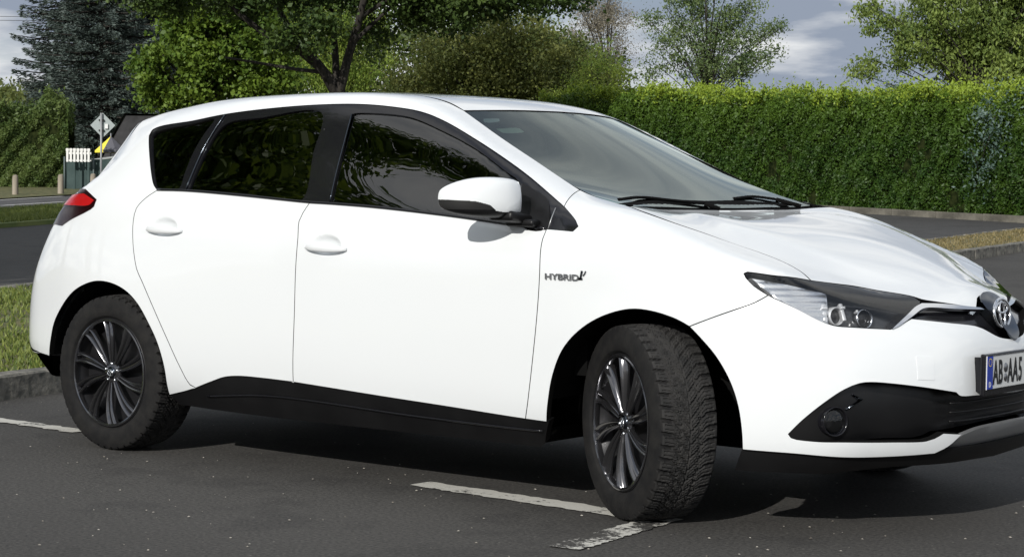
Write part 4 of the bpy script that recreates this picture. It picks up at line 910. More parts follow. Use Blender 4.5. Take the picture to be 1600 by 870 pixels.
# ================================================================== TERRAIN
HD = Vector((-0.61271, 0.79030)); RD = Vector((0.79030, 0.61271)); C2_ = Vector((CAM.x, CAM.y)); SL_ = .0347
def gz(x, y):
    d = (x - CAM.x) * HD.x + (y - CAM.y) * HD.y
    if d < 9: return 0.
    if d < 13: return SL_ * (d - 9) ** 2 / 8
    if d < 95: return SL_ * (d - 11)
    return SL_ * 84 + SL_ * .3 * (d - 95)
def W(l, d, z=0.):
    p = C2_ + HD * d + RD * l; return Vector((p.x, p.y, gz(p.x, p.y) + z))
def UD(u, d): return (u - 800) / 3002.6 * d       # lateral metres of a sight line at depth d
def sheet(name, poly, dz, m, grid=None, parent=None, skirt=0, **k):
    A = np.array([(p[0], p[1]) for p in poly]); mn, mxx = A.min(0), A.max(0); pts = []
    g = grid or 12.
    B = []
    for i in range(len(A)):
        a, b_ = A[i], A[(i + 1) % len(A)]; n = max(1, int(np.hypot(*(b_ - a)) / min(g, 1.0 if grid else 6)))
        n = min(n, 80); B += [a + (b_ - a) * t / n for t in range(n)]
    B = np.array(B); gx, gy = np.meshgrid(np.arange(mn[0], mxx[0], g), np.arange(mn[1], mxx[1], g)); G = [np.stack([gx.ravel(), gy.ravel()], 1)]
    dd = np.arange(8.5, 13.6, .5); ll = np.arange(-60, 60, 2.0)
    G.append(np.array([[CAM.x + HD.x * d + RD.x * l, CAM.y + HD.y * d + RD.y * l] for d in dd for l in ll]))
    G.append(np.array([[CAM.x + HD.x * 95 + RD.x * l, CAM.y + HD.y * 95 + RD.y * l] for l in np.arange(-300, 300, 20.)]))
    G = np.concatenate(G); G = G[inside(G[:, 0], G[:, 1], [B])]
    n = len(B); cv, ce, cf, *_ = delaunay_2d_cdt([Vector(q) for q in B] + [Vector(q) for q in G], [(i, (i + 1) % n) for i in range(n)], [], 0, 1e-6)
    C = np.array([tuple(v) for v in cv]); T = np.array([f for f in cf if len(f) == 3]); c = C[T].mean(1); T = T[inside(c[:, 0], c[:, 1], [B])]
    V = [(x, y, gz(x, y) + dz) for x, y in C]; F = [tuple(t) for t in T.tolist()]
    if skirt:
        cnt = {}
        for t in F:
            for a, b_ in ((t[0], t[1]), (t[1], t[2]), (t[2], t[0])): cnt[a, b_] = 1
        for a, b_ in [e for e in cnt if (e[1], e[0]) not in cnt]:
            k0 = len(V); V += [V[a], V[b_], (V[b_][0], V[b_][1], V[b_][2] - skirt), (V[a][0], V[a][1], V[a][2] - skirt)]; F.append((k0 + 1, k0, k0 + 3, k0 + 2))
    return mesh(name, V, F, m, parent, False, **k)
# asphalt: fine aggregate, pale chips, broad mottling
def asphalt(name, base, spec_amt=1.0):
    m = mat(name, base, .85, spec=.3); n, l, p = nodes(m); t = n.new('ShaderNodeTexCoord')
    def nt(s, d=4, r=.6):
        z = n.new('ShaderNodeTexNoise'); z.inputs['Scale'].default_value = s; z.inputs['Detail'].default_value = d; z.inputs['Roughness'].default_value = r; l.new(t.outputs['Object'], z.inputs[0]); return z
    def ramp(src, a, b, c1, c2):
        r = n.new('ShaderNodeValToRGB'); r.color_ramp.elements[0].position = a; r.color_ramp.elements[1].position = b; r.color_ramp.elements[0].color = (*c1, 1); r.color_ramp.elements[1].color = (*c2, 1); l.new(src, r.inputs[0]); return r
    def mixc(a, b, f, mode='MIX'):
        x = n.new('ShaderNodeMixRGB'); x.blend_type = mode
        for s_, i in ((f, 0), (a, 1), (b, 2)):
            if isinstance(s_, (int, float)): x.inputs[i].default_value = s_
            elif isinstance(s_, tuple): x.inputs[i].default_value = (*s_, 1)
            else: l.new(s_, x.inputs[i])
        return x.outputs[0]
    big = ramp(nt(.35, 5).outputs[0], .3, .7, tuple(c * .84 for c in base), tuple(c * 1.14 for c in base)).outputs[0]
    ag = ramp(nt(75, 3, .7).outputs[0], .32, .70, (.5,) * 3, (1.6, 1.57, 1.5)).outputs[0]
    col = mixc(big, ag, 1.0, 'MULTIPLY')
    st = ramp(nt(2.2, 6, .7).outputs[0], .52, .60, (1, 1, 1), (.80, .80, .81)).outputs[0]; col = mixc(col, st, 1.0, 'MULTIPLY')
    vo = n.new('ShaderNodeTexVoronoi'); vo.inputs['Scale'].default_value = 34; l.new(t.outputs['Object'], vo.inputs[0])
    sp = ramp(vo.outputs['Distance'], .10, .16, (1, 1, 1), (0, 0, 0)); sel = ramp(vo.outputs['Color'], .80, .86, (0, 0, 0), (1, 1, 1))
    mm = n.new('ShaderNodeMath'); mm.operation = 'MULTIPLY'; l.new(sp.outputs[0], mm.inputs[0]); l.new(sel.outputs[0], mm.inputs[1])
    m2 = n.new('ShaderNodeMath'); m2.operation = 'MULTIPLY'; l.new(mm.outputs[0], m2.inputs[0]); m2.inputs[1].default_value = .75 * spec_amt
    col = mixc(col, (.20, .19, .17), m2.outputs[0]); l.new(col, p.inputs['Base Color'])
    b = n.new('ShaderNodeBump'); b.inputs['Strength'].default_value = .35; b.inputs['Distance'].default_value = .006; l.new(nt(75, 3, .7).outputs[0], b.inputs['Height']); l.new(b.outputs[0], p.inputs['Normal'])
    return m
MT['asphalt'] = asphalt('asphalt', (.0545, .0530, .0515)); MT['asphalt2'] = asphalt('road_asphalt', (.085, .085, .09), .4); MT['path'] = asphalt('path_asphalt', (.060, .060, .062), .5)
MT['soil'] = noise_mix(mat('soil_and_moss', (.05, .05, .02), .95), (.05, .065, .018), (.14, .125, .05), 9, 10, bump=.5, bscale=30)
MT['drygrass'] = noise_mix(mat('dry_verge', (.1, .09, .04), .95), (.05, .065, .02), (.17, .14, .075), 2.4, 10, bump=.5, bscale=30)
MT['kerb'] = noise_mix(mat('kerb_stone', (.2, .19, .17), .9), (.07, .07, .062), (.25, .235, .20), 14, 8, bump=.8, bscale=40)
MT['concrete'] = noise_mix(mat('edging_concrete', (.3, .28, .25), .9), (.06, .056, .046), (.15, .14, .115), 5, 8, bump=.5, bscale=30)
def paintline():
    m = asphalt('worn_road_paint', (.0545, .0530, .0515)); n, l, p = nodes(m); src = p.inputs['Base Color'].links[0].from_socket
    t = n.new('ShaderNodeTexCoord'); z = n.new('ShaderNodeTexNoise'); z.inputs['Scale'].default_value = 55; z.inputs['Detail'].default_value = 6; z.inputs['Roughness'].default_value = .75; l.new(t.outputs['Object'], z.inputs[0])
    z2 = n.new('ShaderNodeTexNoise'); z2.inputs['Scale'].default_value = 7; z2.inputs['Detail'].default_value = 3; l.new(t.outputs['Object'], z2.inputs[0])
    ad = n.new('ShaderNodeMath'); ad.operation = 'ADD'; l.new(z.outputs[0], ad.inputs[0]); l.new(z2.outputs[0], ad.inputs[1])
    r = n.new('ShaderNodeValToRGB'); r.color_ramp.elements[0].position = .0; r.color_ramp.elements[1].position = 1
    g = n.new('ShaderNodeMapRange'); g.inputs[1].default_value = .80; g.inputs[2].default_value = .90; l.new(ad.outputs[0], g.inputs[0])
    x = n.new('ShaderNodeMixRGB'); x.inputs[2].default_value = (.52, .51, .47, 1); l.new(src, x.inputs[1]); l.new(g.outputs[0], x.inputs[0]); l.new(x.outputs[0], p.inputs['Base Color']); return m, g
MT['line'], _g = paintline(); MT['line_worn'], _g2 = paintline(); _g2.inputs[1].default_value = .97; _g2.inputs[2].default_value = 1.04
MT['road_line'] = mat('road_line', (.55, .55, .53), .8)
def q(*pts): return [W(l, d) for l, d in pts]
sheet('ground', q((-400, -40), (400, -40), (400, 700), (-400, 700)), -.03, MT['soil'], None, kind='structure')
sheet('parking_lot', q((-26, -12), (30, -12), (30, 26), (12, 34.5), (-11, 34.5), (-26, 34.5)), 0, MT['asphalt'], kind='structure')
def ragged(a, b_, w, n=40, j=.006, dz=.004, name='painted_line', m=None):
    a = Vector(a); b_ = Vector(b_); t = (b_ - a).normalized(); s_ = Vector((-t.y, t.x)); L = []; Rr_ = []
    for i in range(n + 1):
        p = a.lerp(b_, i / n); L.append(p + s_ * (w / 2 + rnd.uniform(-j, j))); Rr_.append(p - s_ * (w / 2 + rnd.uniform(-j, j)))
    pts = L + Rr_[::-1]; v = [(p.x, p.y, gz(p.x, p.y) + dz) for p in pts]; k = n + 1
    return mesh(name, v, [(i, i + 1, 2 * k - 2 - i, 2 * k - 1 - i) for i in range(n)], m or MT['line'], None, kind='structure')
ragged((1.545, -.708), (2.70, -.775), .118, j=.009)
ragged((-2.05, -.49), (-.54, -.555), .10, j=.012)
ragged((2.65, -.80), (2.712, -1.40), .11, m=MT['line_worn'])
# road far left, with edge lines
def off_line(p0, p1, t0, t1, w, name, m, dz):
    a = Vector(p0); b_ = Vector(p1); d_ = (b_ - a).normalized(); s_ = Vector((-d_.y, d_.x)); P0 = a + d_ * t0; P1 = a + d_ * t1
    return sheet(name, [W(*(P0 + s_ * w / 2)), W(*(P0 - s_ * w / 2)), W(*(P1 - s_ * w / 2)), W(*(P1 + s_ * w / 2))], dz, m, 2., kind='structure')
sheet('road', q((-12.2, 26.5), (-8.15, 30.6), (-7.55, 32.6), (-5.9, 38.6), (-7.0, 41), (-8.4, 38.7), (-9.7, 34.6), (-13.5, 28.5)), .012, MT['asphalt2'], 2., kind='structure')
for a, b_ in (((-10.7, 27.9), (-8.12, 30.6)), ((-8.12, 30.6), (-7.6, 32.5)), ((-7.6, 32.5), (-6.1, 38)), ((-12.9, 29.6), (-9.45, 35.2)), ((-9.45, 35.2), (-8.75, 37.4))):
    off_line(a, b_, 0, (Vector(b_) - Vector(a)).length, .11, 'road_line', MT['road_line'], .018)
off_line((-11.6, 28.9), (-8.75, 32.9), 0, 3.2, .10, 'road_line', MT['road_line'], .018); off_line((-8.75, 32.9), (-8.1, 34.9), 0, 2.0, .10, 'road_line', MT['road_line'], .018)
# grass between the lane and the road
MT['lawn'] = noise_mix(mat('lawn', (.08, .11, .03), .95), (.08, .115, .028), (.18, .20, .065), 2.5, 8, bump=.4, bscale=25)
V1 = sheet('grass_verge', q((-13, 22.5), (-7.0, 26.2), (-6.52, 27.6), (-5.2, 31.5), (-5.9, 38.4), (-7.5, 32.4), (-8.05, 30.5), (-12.0, 26.3)), .06, MT['lawn'], 2., skirt=.08, kind='structure')
V2 = sheet('grass_verge', q((-16, 33), (-9.62, 34.9), (-8.5, 38.4), (-5, 42.5), (-5, 60), (-40, 60), (-40, 33)), .04, MT['soil'], 3., kind='structure')
# verge behind the car, with its kerb stones
def kx(y): return -1.80 - .22 * y
ISL = [Vector((kx(-5) - .14, -5)), Vector((kx(4.5) - .14, 4.5)), Vector((kx(4.5) - 4.0, 4.7)), Vector((kx(-5) - 4.0, -5))]
V3 = sheet('grass_verge', ISL, .11, MT['soil'], 1., skirt=.14, kind='structure')
def kerb(path, name='kerb_stone', step=.8, w=.13, h=.125, parent=None, m=None, j=.006):
    P = [Vector((p[0], p[1])) for p in path]; proto = None
    for a, b_ in zip(P[:-1], P[1:]):
        n = max(1, round((b_ - a).length / step)); L = (b_ - a).length / n; d_ = (b_ - a).normalized()
        for i in range(n):
            c = a + d_ * L * (i + .5)
            if proto is None:
                bm = bmesh.new(); bmesh.ops.create_cube(bm, size=1)
                for v in bm.verts: v.co = Vector((v.co.x * (step - .012), v.co.y * w, v.co.z * (h + .1) + (h - .1) / 2))
                bmesh.ops.bevel(bm, geom=bm.edges[:], offset=.012, segments=1, affect='EDGES'); bmesh.ops.subdivide_edges(bm, edges=[e for e in bm.edges if e.calc_length() > .3], cuts=3)
                for v in bm.verts: v.co += Vector([rnd.uniform(-.004, .004) for _ in range(3)])
                proto = bpy.data.meshes.new(name); bm.to_mesh(proto); bm.free(); proto.materials.append(m or MT['kerb'])
            o = bpy.data.objects.new(name, proto); slope = math.atan2(gz(*(c + d_ * .3)) - gz(*(c - d_ * .3)), .6)
            o.location = (c.x + rnd.uniform(-j, j), c.y + rnd.uniform(-j, j), gz(c.x, c.y) + rnd.uniform(-j, j)); o.rotation_euler = (0, -slope, math.atan2(d_.y, d_.x) + rnd.uniform(-.01, .01)); o.scale.x = L / step
            link(o, parent)
kerb([(kx(-4.8) - .06, -4.8), (kx(4.4) - .06, 4.4)], parent=V3)
kerb([(kx(4.4) - 4.05, 4.4), (kx(-4.8) - 4.05, -4.8)], parent=V3, h=.12)
# right: verge, path and concrete edging in front of the hedge
def lerp2(a, b_, t): return (a[0] + (b_[0] - a[0]) * t, a[1] + (b_[1] - a[1]) * t)
vo0, vo1 = lerp2((5.32, 22.2), (6.37, 23.9), -2.5), lerp2((5.32, 22.2), (6.37, 23.9), 4); vi0, vi1 = lerp2((5.67, 25.0), (7.38, 27.7), -1.6), lerp2((5.67, 25.0), (7.38, 27.7), 3)
V4 = sheet('grass_verge', q(vo0, vo1, vi1, vi0), .09, MT['drygrass'], 1.5, skirt=.12, kind='structure')
kerb([W(*vo0)[:2], W(*vo1)[:2]], parent=V4, h=.115); kerb([W(*vi0)[:2], W(*vi1)[:2]], parent=V4, h=.10, w=.07)
def hl(t): return lerp2((6.13, 33.7), (8.2, 30.8), t)
sheet('path', q(vi0, vi1, (12.8, 27.5), hl(2.0), hl(-3.0)), .02, MT['path'], 2., kind='structure')
e0_, e1_ = W(*hl(-3.2)), W(*hl(1.9)); ED = sheet('hedge_strip', [W(*hl(-3.2)), W(*hl(1.9)), W(*(Vector(hl(1.9)) + Vector((1.2, .85)) * 2)), W(*(Vector(hl(-3.2)) + Vector((1.2, .85)) * 2))], .07, MT['soil'], 1.5, kind='structure')
kerb([e0_[:2], e1_[:2]], name='edging_block', step=1.0, w=.10, h=.13, parent=ED, m=MT['concrete'])
# pale grit and leaf litter on the asphalt
def scatter_chips(name, n, region, sz, m, **k):
    V = []; F = []
    for i in range(n):
        x, y = region(); r = sz * rnd.uniform(.4, 1.3); a0 = rnd.uniform(0, 6.28); z = gz(x, y) + .003; kk = rnd.choice((4, 5)); b0 = len(V); sq = rnd.uniform(.3, 1)
        for j in range(kk):
            a = a0 + 6.283 * j / kk; V.append((x + r * math.cos(a), y + r * sq * math.sin(a), z + rnd.uniform(0, .3) * r))
        V.append((x, y, z + r * .6))
        for j in range(kk): F.append((b0 + j, b0 + (j + 1) % kk, b0 + kk))
    return mesh(name, V, F, m, None, kind='stuff', label=k['label'])
MT['grit'] = noise_mix(mat('pale_grit', (.3, .28, .24), .9), (.16, .14, .11), (.42, .40, .36), 5)
def reg():
    d = rnd.uniform(3.0, 17) ; return tuple(W(rnd.uniform(-.29, .29) * d, d))[:2]
scatter_chips('grit', 850, reg, .0052, MT['grit'], label='pale grit and small litter scattered over the dark asphalt')
# ================================================================== FOLIAGE
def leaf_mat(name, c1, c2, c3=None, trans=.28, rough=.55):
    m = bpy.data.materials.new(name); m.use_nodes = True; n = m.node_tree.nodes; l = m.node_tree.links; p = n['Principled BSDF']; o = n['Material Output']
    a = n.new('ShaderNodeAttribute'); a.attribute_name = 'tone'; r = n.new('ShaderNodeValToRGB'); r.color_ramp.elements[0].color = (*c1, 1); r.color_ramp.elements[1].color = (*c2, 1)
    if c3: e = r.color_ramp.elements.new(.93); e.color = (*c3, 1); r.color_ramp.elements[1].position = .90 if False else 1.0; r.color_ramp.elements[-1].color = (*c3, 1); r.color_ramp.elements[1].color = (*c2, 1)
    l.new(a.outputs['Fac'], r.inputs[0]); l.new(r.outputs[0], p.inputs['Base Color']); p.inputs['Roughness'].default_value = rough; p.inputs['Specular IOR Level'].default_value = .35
    t = n.new('ShaderNodeBsdfTranslucent'); hs = n.new('ShaderNodeHueSaturation'); hs.inputs['Hue'].default_value = .48; hs.inputs['Value'].default_value = 1.6; l.new(r.outputs[0], hs.inputs['Color']); l.new(hs.outputs[0], t.inputs[0])
    mxx = n.new('ShaderNodeMixShader'); mxx.inputs[0].default_value = trans; l.new(p.outputs[0], mxx.inputs[1]); l.new(t.outputs[0], mxx.inputs[2]); l.new(mxx.outputs[0], o.inputs[0]); return m
def rand_unit(n):
    v = npr.normal(size=(n, 3)); return v / np.linalg.norm(v, axis=1, keepdims=True)
def leaf_quads(C, size, asp=.55, droop=.25, axis=None, up=.35):
    n = len(C); a = rand_unit(n) if axis is None else axis + rand_unit(n) * .45
    a[:, 2] -= droop; a /= np.linalg.norm(a, axis=1, keepdims=True); nn = rand_unit(n); nn[:, 2] += up; b_ = np.cross(a, nn); b_ /= np.linalg.norm(b_, axis=1, keepdims=True) + 1e-9
    s_ = (size * npr.uniform(.6, 1.35, n))[:, None]; w = s_ * asp
    nrm = np.cross(a, b_)
    V = np.stack([C - a * s_ * .5, C + b_ * w * .5 - a * s_ * .02 + nrm * w * .12, C + a * s_ * .5, C - b_ * w * .5 - a * s_ * .02 + nrm * w * .12], 1).reshape(-1, 3)
    return V, np.arange(4 * n).reshape(-1, 4)
def clusters(cen, rad, ncl, per, cr, shell=.55, flat=.75, gap=None):
    d = rand_unit(ncl); r = npr.uniform(shell, 1.0, ncl)[:, None] ** .7; K = np.array(cen) + d * r * np.array(rad)
    crs = cr * npr.uniform(.55, 1.3, ncl); C = np.repeat(K, per, 0); R_ = np.repeat(crs, per)[:, None]
    o = npr.normal(size=(ncl * per, 3)) * .5; o[:, 2] *= flat; C = C + o * R_
    tone = np.repeat(npr.uniform(.0, .5, ncl), per) + npr.uniform(0, .5, ncl * per)
    return C, tone, K
BARK = noise_mix(mat('bark', (.06, .05, .04), .95), (.010, .009, .008), (.042, .036, .029), 18, 8, bump=.9, bscale=30, stretch=(1, 1, .3))
def limb(b, pts, r0, r1, n=9): 
    P = crom([tuple(p) for p in pts], .35); k = len(P); b.tube(P, [r0 + (r1 - r0) * i / (k - 1) for i in range(k)], n)
def tree(label, cat, base, H, blobs, m, size, per=90, asp=.6, trunk_r=.16, kern=None, group=None, name='tree', limbs=True, ncl=60, cr=.55, droop=.25, shell=.5):
    """blobs: (dl, dd, z, rl, rd, rz) ellipsoids in metres from the base"""
    B = W(*base); e = empty(name, B, label, cat, group); b = MB()
    limb(b, [(0, 0, -.1), (rnd.uniform(-.1, .1), rnd.uniform(-.1, .1), H * .35), (rnd.uniform(-.2, .2), 0, H * .9)], trunk_r, trunk_r * .25)
    Cs = []; Ts = []
    tot = sum(q_[3] * q_[4] * q_[5] for q_ in blobs) ** 1
    for dl, dd, z, rl, rd, rz in blobs:
        c = np.array([RD.x * dl + HD.x * dd, RD.y * dl + HD.y * dd, z]); k = max(6, int(ncl * (rl * rz) / sum(q_[3] * q_[5] for q_ in blobs)))
        rad = np.array([math.hypot(RD.x * rl, HD.x * rd), math.hypot(RD.y * rl, HD.y * rd), rz])
        C, T, K = clusters(c, rad, k, per, cr, shell); Cs.append(C); Ts.append(T)
        if limbs:
            for kk in K[::5]:
                z0 = min(H * .8, max(H * .18, kk[2] * .55)); mid = Vector((kk[0] * .45, kk[1] * .45, (z0 + kk[2]) / 2 + .1)); limb(b, [(0, 0, z0), mid, kk], trunk_r * .22, .008, 5)
    C = np.concatenate(Cs); T = np.concatenate(Ts); keep = C[:, 2] > .05; C = C[keep]; T = T[keep]
    b.build('trunk', BARK, e, True); V, F = leaf_quads(C, size, asp, droop); fast_mesh('crown', V, F, m, e, False, attr=T); return e
L_ = {}
L_['maple'] = leaf_mat('maple_leaf', (0.03975, 0.093, 0.015), (0.1908, 0.2775, 0.036)); L_['dark'] = leaf_mat('dark_leaf', (0.0248, 0.052, 0.013), (0.08268, 0.13, 0.026), trans=.2)
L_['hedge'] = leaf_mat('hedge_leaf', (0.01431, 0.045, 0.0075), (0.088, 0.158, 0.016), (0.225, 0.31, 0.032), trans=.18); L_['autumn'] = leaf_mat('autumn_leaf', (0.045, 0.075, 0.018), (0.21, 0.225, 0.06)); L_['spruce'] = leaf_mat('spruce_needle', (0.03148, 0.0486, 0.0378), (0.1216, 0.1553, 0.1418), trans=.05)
L_['lime'] = leaf_mat('lime_leaf', (0.0795, 0.165, 0.0225), (0.318, 0.39, 0.075), trans=.35); L_['walnut'] = leaf_mat('walnut_leaf', (0.06, 0.11, 0.025), (0.25, 0.32, 0.075)); L_['birch'] = leaf_mat('birch_leaf', (0.0477, 0.0975, 0.0375), (0.1908, 0.2475, 0.09)); L_['blue'] = leaf_mat('juniper_leaf', (0.04134, 0.0806, 0.065), (0.1516, 0.2145, 0.182), trans=.1)
L_['olive'] = leaf_mat('olive_leaf', (0.0477, 0.075, 0.0225), (0.1908, 0.2175, 0.06)); L_['bush'] = leaf_mat('bush_leaf', (0.05565, 0.105, 0.027), (0.2067, 0.255, 0.075)); L_['dusty'] = leaf_mat('dusty_leaf', (0.14, 0.13, 0.095), (0.34, 0.31, 0.24))
L_['darkfar'] = leaf_mat('far_leaf', (0.03498, 0.0675, 0.015), (0.1352, 0.18, 0.045), trans=.2)
L_['grass'] = leaf_mat('grass_blade', (0.065, 0.105, 0.02), (0.215, 0.25, 0.06), trans=.15)
k_ = 1 / 3002.6
def px(u, v, d):
    """height above the ground of the sight line (u,v) at depth d"""
    hv = 305 + (u - 800) * .01125; l = UD(u, d); g = W(l, d).z; return CAM.z + (hv - v) * k_ * d - g
# --- hedge
def hedge(label, cat, A, B, depth, Hf, m, n, size, group=None, core=True, tonez=True, name='hedge', wob=.2, rough=True):
    A = Vector(A); B = Vector(B); t = (B - A).normalized(); s_ = Vector((-t.y, t.x)); s_ = s_ if s_.y > 0 else -s_; L = (B - A).length
    e = empty(name, W(*((A + B) / 2)), label, cat, group); o = e.location
    def wobble(a, z): return wob * (math.sin(a * 1.7 + z * 2.1) * .4 + math.sin(a * 3.9 + 1.3 - z * 4) * .3 + math.sin(a * 9.1 + z * 7.3) * .22 + math.sin(a * 17.3 - z * 13.1) * .14)
    a = npr.uniform(0, L, n); face = npr.uniform(0, 1, n); Hh = np.array([Hf(x / L) for x in a]); z = np.where(face < .70, npr.uniform(0, 1, n) * Hh, Hh); w = np.where(face < .70, 0, npr.uniform(0, depth, n))
    P = []; T = []
    jit = npr.normal(size=(n, 3))
    for i in range(n):
        q_ = A + t * a[i]; ww = w[i] + wobble(a[i], z[i]) + abs(jit[i, 0]) * .045
        edge = .14 * max(0, 1 - (Hh[i] - z[i]) / .25) if w[i] == 0 else 0
        q_ = q_ + s_ * (ww + edge * .8); zz = z[i] + (wobble(a[i] * 1.6 + 5, w[i] * 3) * 1.3 + jit[i, 1] * .035 + max(0, jit[i, 2] - 1.2) * .16 if w[i] > 0 or Hh[i] - z[i] < .12 else 0)
        p = W(q_.x, q_.y, zz); P.append((p.x - o.x, p.y - o.y, p.z - o.z))
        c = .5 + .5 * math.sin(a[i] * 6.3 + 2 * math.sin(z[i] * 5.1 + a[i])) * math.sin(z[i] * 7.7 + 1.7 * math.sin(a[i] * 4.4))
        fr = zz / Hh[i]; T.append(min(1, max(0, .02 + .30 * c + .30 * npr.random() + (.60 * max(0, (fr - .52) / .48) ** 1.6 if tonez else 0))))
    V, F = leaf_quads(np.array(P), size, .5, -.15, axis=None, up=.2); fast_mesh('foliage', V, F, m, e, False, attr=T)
    if core:
        v = []; f = []; NN_ = 24
        for i in range(NN_ + 1):
            q0 = A + t * L * i / NN_; H0 = Hf(i / NN_)
            for ww, z_ in ((.16, -.1), (.16, H0 * .5), (.20, H0 - .22), (.40, H0 - .12), (depth - .2, H0 - .12), (depth - .1, -.1)):
                qq = q0 + s_ * (ww + rnd.uniform(-.02, .02)); p = W(qq.x, qq.y, z_); v.append(p - o)
        for i in range(NN_):
            for j in range(5): f.append((i * 6 + j, (i + 1) * 6 + j, (i + 1) * 6 + j + 1, i * 6 + j + 1))
        mesh('branches', v, f, MT['hedge_core'], e)
    return e
MT['hedge_core'] = noise_mix(mat('hedge_inside', (.012, .018, .006), 1.0, spec=0), (.006, .010, .004), (.028, .035, .012), 12)
Ha, Hb = hl(1.75), hl(-2.75); off_ = Vector((1.2, .85)).normalized() * .14
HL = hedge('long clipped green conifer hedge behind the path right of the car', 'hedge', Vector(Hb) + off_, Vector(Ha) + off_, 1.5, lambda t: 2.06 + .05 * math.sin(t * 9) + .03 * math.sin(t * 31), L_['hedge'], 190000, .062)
# blue-green shrub grown into the hedge
def shrub(label, cat, base, blobs, m, size, ncl, per, cr, group=None, name='shrub', tr=.03, droop=0., asp=.45, shell=.4):
    return tree(label, cat, base, max(.5, blobs[0][2]), blobs, m, size, per, asp, tr, None, group, name, True, ncl, cr, droop, shell)
dj = 31.3
shrub('blue-green conifer grown through the hedge at the right edge', 'shrub', (UD(1528, dj + .55), dj + .55), [(0, -.42, 1.15, .34, .16, 1.0), (.35, -.2, 1.95, .5, .3, .38)], L_['blue'], .06, 26, 60, .28)
shrub('pale blue conifer tips standing above the middle of the hedge', 'shrub', (UD(1390, 36.5), 36.5), [(0, 0, 1.7, .65, .4, .75)], L_['blue'], .06, 34, 80, .3)
shrub('dark spiky conifer tip poking above the hedge in the sky gap', 'shrub', (UD(1222, 38), 38), [(0, 0, 1.6, .16, .2, .75), (-.2, 0, 1.5, .2, .2, .55)], L_['bush'], .06, 22, 60, .16)
# --- trees behind, left to right
hedge('leafy green bush wall with shaded base at the left picture edge', 'bush', (UD(-170, 41), 41.6), (UD(104, 42), 42), 1.6, lambda t: 1.50 + .22 * math.sin(t * 8 + 1) + .12 * math.sin(t * 23), L_['bush'], 52000, .085, name='bush', tonez=False, wob=.30)
for i, (u, d, v, r, lb) in enumerate(((-60, 66, 128, 3.0, 'olive green tree far behind at the left picture edge'), (10, 70, 138, 2.4, 'olive green tree behind the bush wall, second from the left edge'), (70, 66, 150, 2.0, 'olive green tree just left of the tall spruce'), (-20, 58, 165, 2.2, 'lower olive tree in front of the far trees at left'), (60, 57, 178, 1.8, 'rounded olive tree above the bush wall beside the spruce'))):
    z = px(u, v, d); tree(lb, 'tree', (UD(u, d), d), z * .8, [(0, 0, z * .66, r, r * .8, z * .36), (0, 0, z * .3, r * 1.15, r, z * .32)], L_['olive'], .15, 95, .65, .14, ncl=120, cr=.6)
# spruce
def spruce(label, base, H, Rb, group=None, size=.075):
    B = W(*base); e = empty('spruce', B, label, 'tree', group); b = MB(); limb(b, [(0, 0, -.1), (0, 0, H * .5), (0, 0, H)], .17, .02)
    C = []; AX = []; T = []; z = .35
    while z < H - .1:
        nb = rnd.randint(7, 10); r = Rb * (1 - z / H) ** .8 * rnd.uniform(.85, 1.1) + .1; a0 = rnd.uniform(0, 6.28)
        for i in range(nb):
            a = a0 + 6.283 * i / nb + rnd.uniform(-.25, .25); rr_ = r * rnd.uniform(.7, 1.18); dx, dy = math.cos(a), math.sin(a); tip = z - .10 * rr_ + .12 * rr_ * rr_ * .3
            b.tube([(0, 0, z), (dx * rr_ * .6, dy * rr_ * .6, z - .07 * rr_), (dx * rr_, dy * rr_, tip)], [.03, .018, .006], 4, cap=False)
            n = int(150 * rr_ + 20); s_ = npr.uniform(.12, 1.0, n) ** .75; tn = rnd.uniform(0, .5)
            sp = (1.05 - s_) * .42 * rr_ + .04; lat = npr.normal(size=n) * sp * .55; zz = z + (tip - z) * s_ - .07 * rr_ * np.sin(s_ * np.pi) + npr.normal(size=n) * .03 - np.abs(lat) * .25 - npr.uniform(0, .12, n) * (1 - s_ * .5)
            C.append(np.stack([dx * s_ * rr_ - dy * lat, dy * s_ * rr_ + dx * lat, zz], 1)); ax = np.stack([dx + -dy * np.sign(lat) * .8, dy + dx * np.sign(lat) * .8, np.full(n, -.05)], 1); AX.append(ax); T.append(tn + npr.uniform(0, .4, n) + .25 * (s_ > .8))
        z += rnd.uniform(.17, .26)
    b.build('trunk', BARK, e, True); C = np.concatenate(C); V, F = leaf_quads(C, size * 1.5, .30, .1, axis=np.concatenate(AX), up=.6); fast_mesh('crown', V, F, L_['spruce'], e, False, attr=np.clip(np.concatenate(T), 0, 1)); return e
spruce('tall dark blue-green spruce behind the road sign', (UD(160, 50), 50), 10.5, 2.0)
spruce('dark blue spruce at the left, its long branches reaching into the sky', (UD(120, 52), 52), 10.5, 2.0)
spruce('dark spruce half hidden between the tall spruce and the maple', (UD(232, 55), 55), 9.5, 1.9)
d = 45.; z = px(320, 60, d)
tree('yellow-green maple with large leaves above the car rear', 'tree', (UD(318, d), d), z + 1.5, [(-.55, 0, px(300, 120, d), 1.25, 1.0, .95), (.4, 0, px(330, 60, d), 1.5, 1.1, 1.0), (1.1, .2, px(385, 110, d), 1.1, .9, .9), (0, 0, px(320, 0, d), 1.7, 1.1, 1.1), (.9, .4, px(400, 30, d), 1.2, .9, 1.0)], L_['maple'], .105, 120, .8, .13, ncl=380, cr=.32)
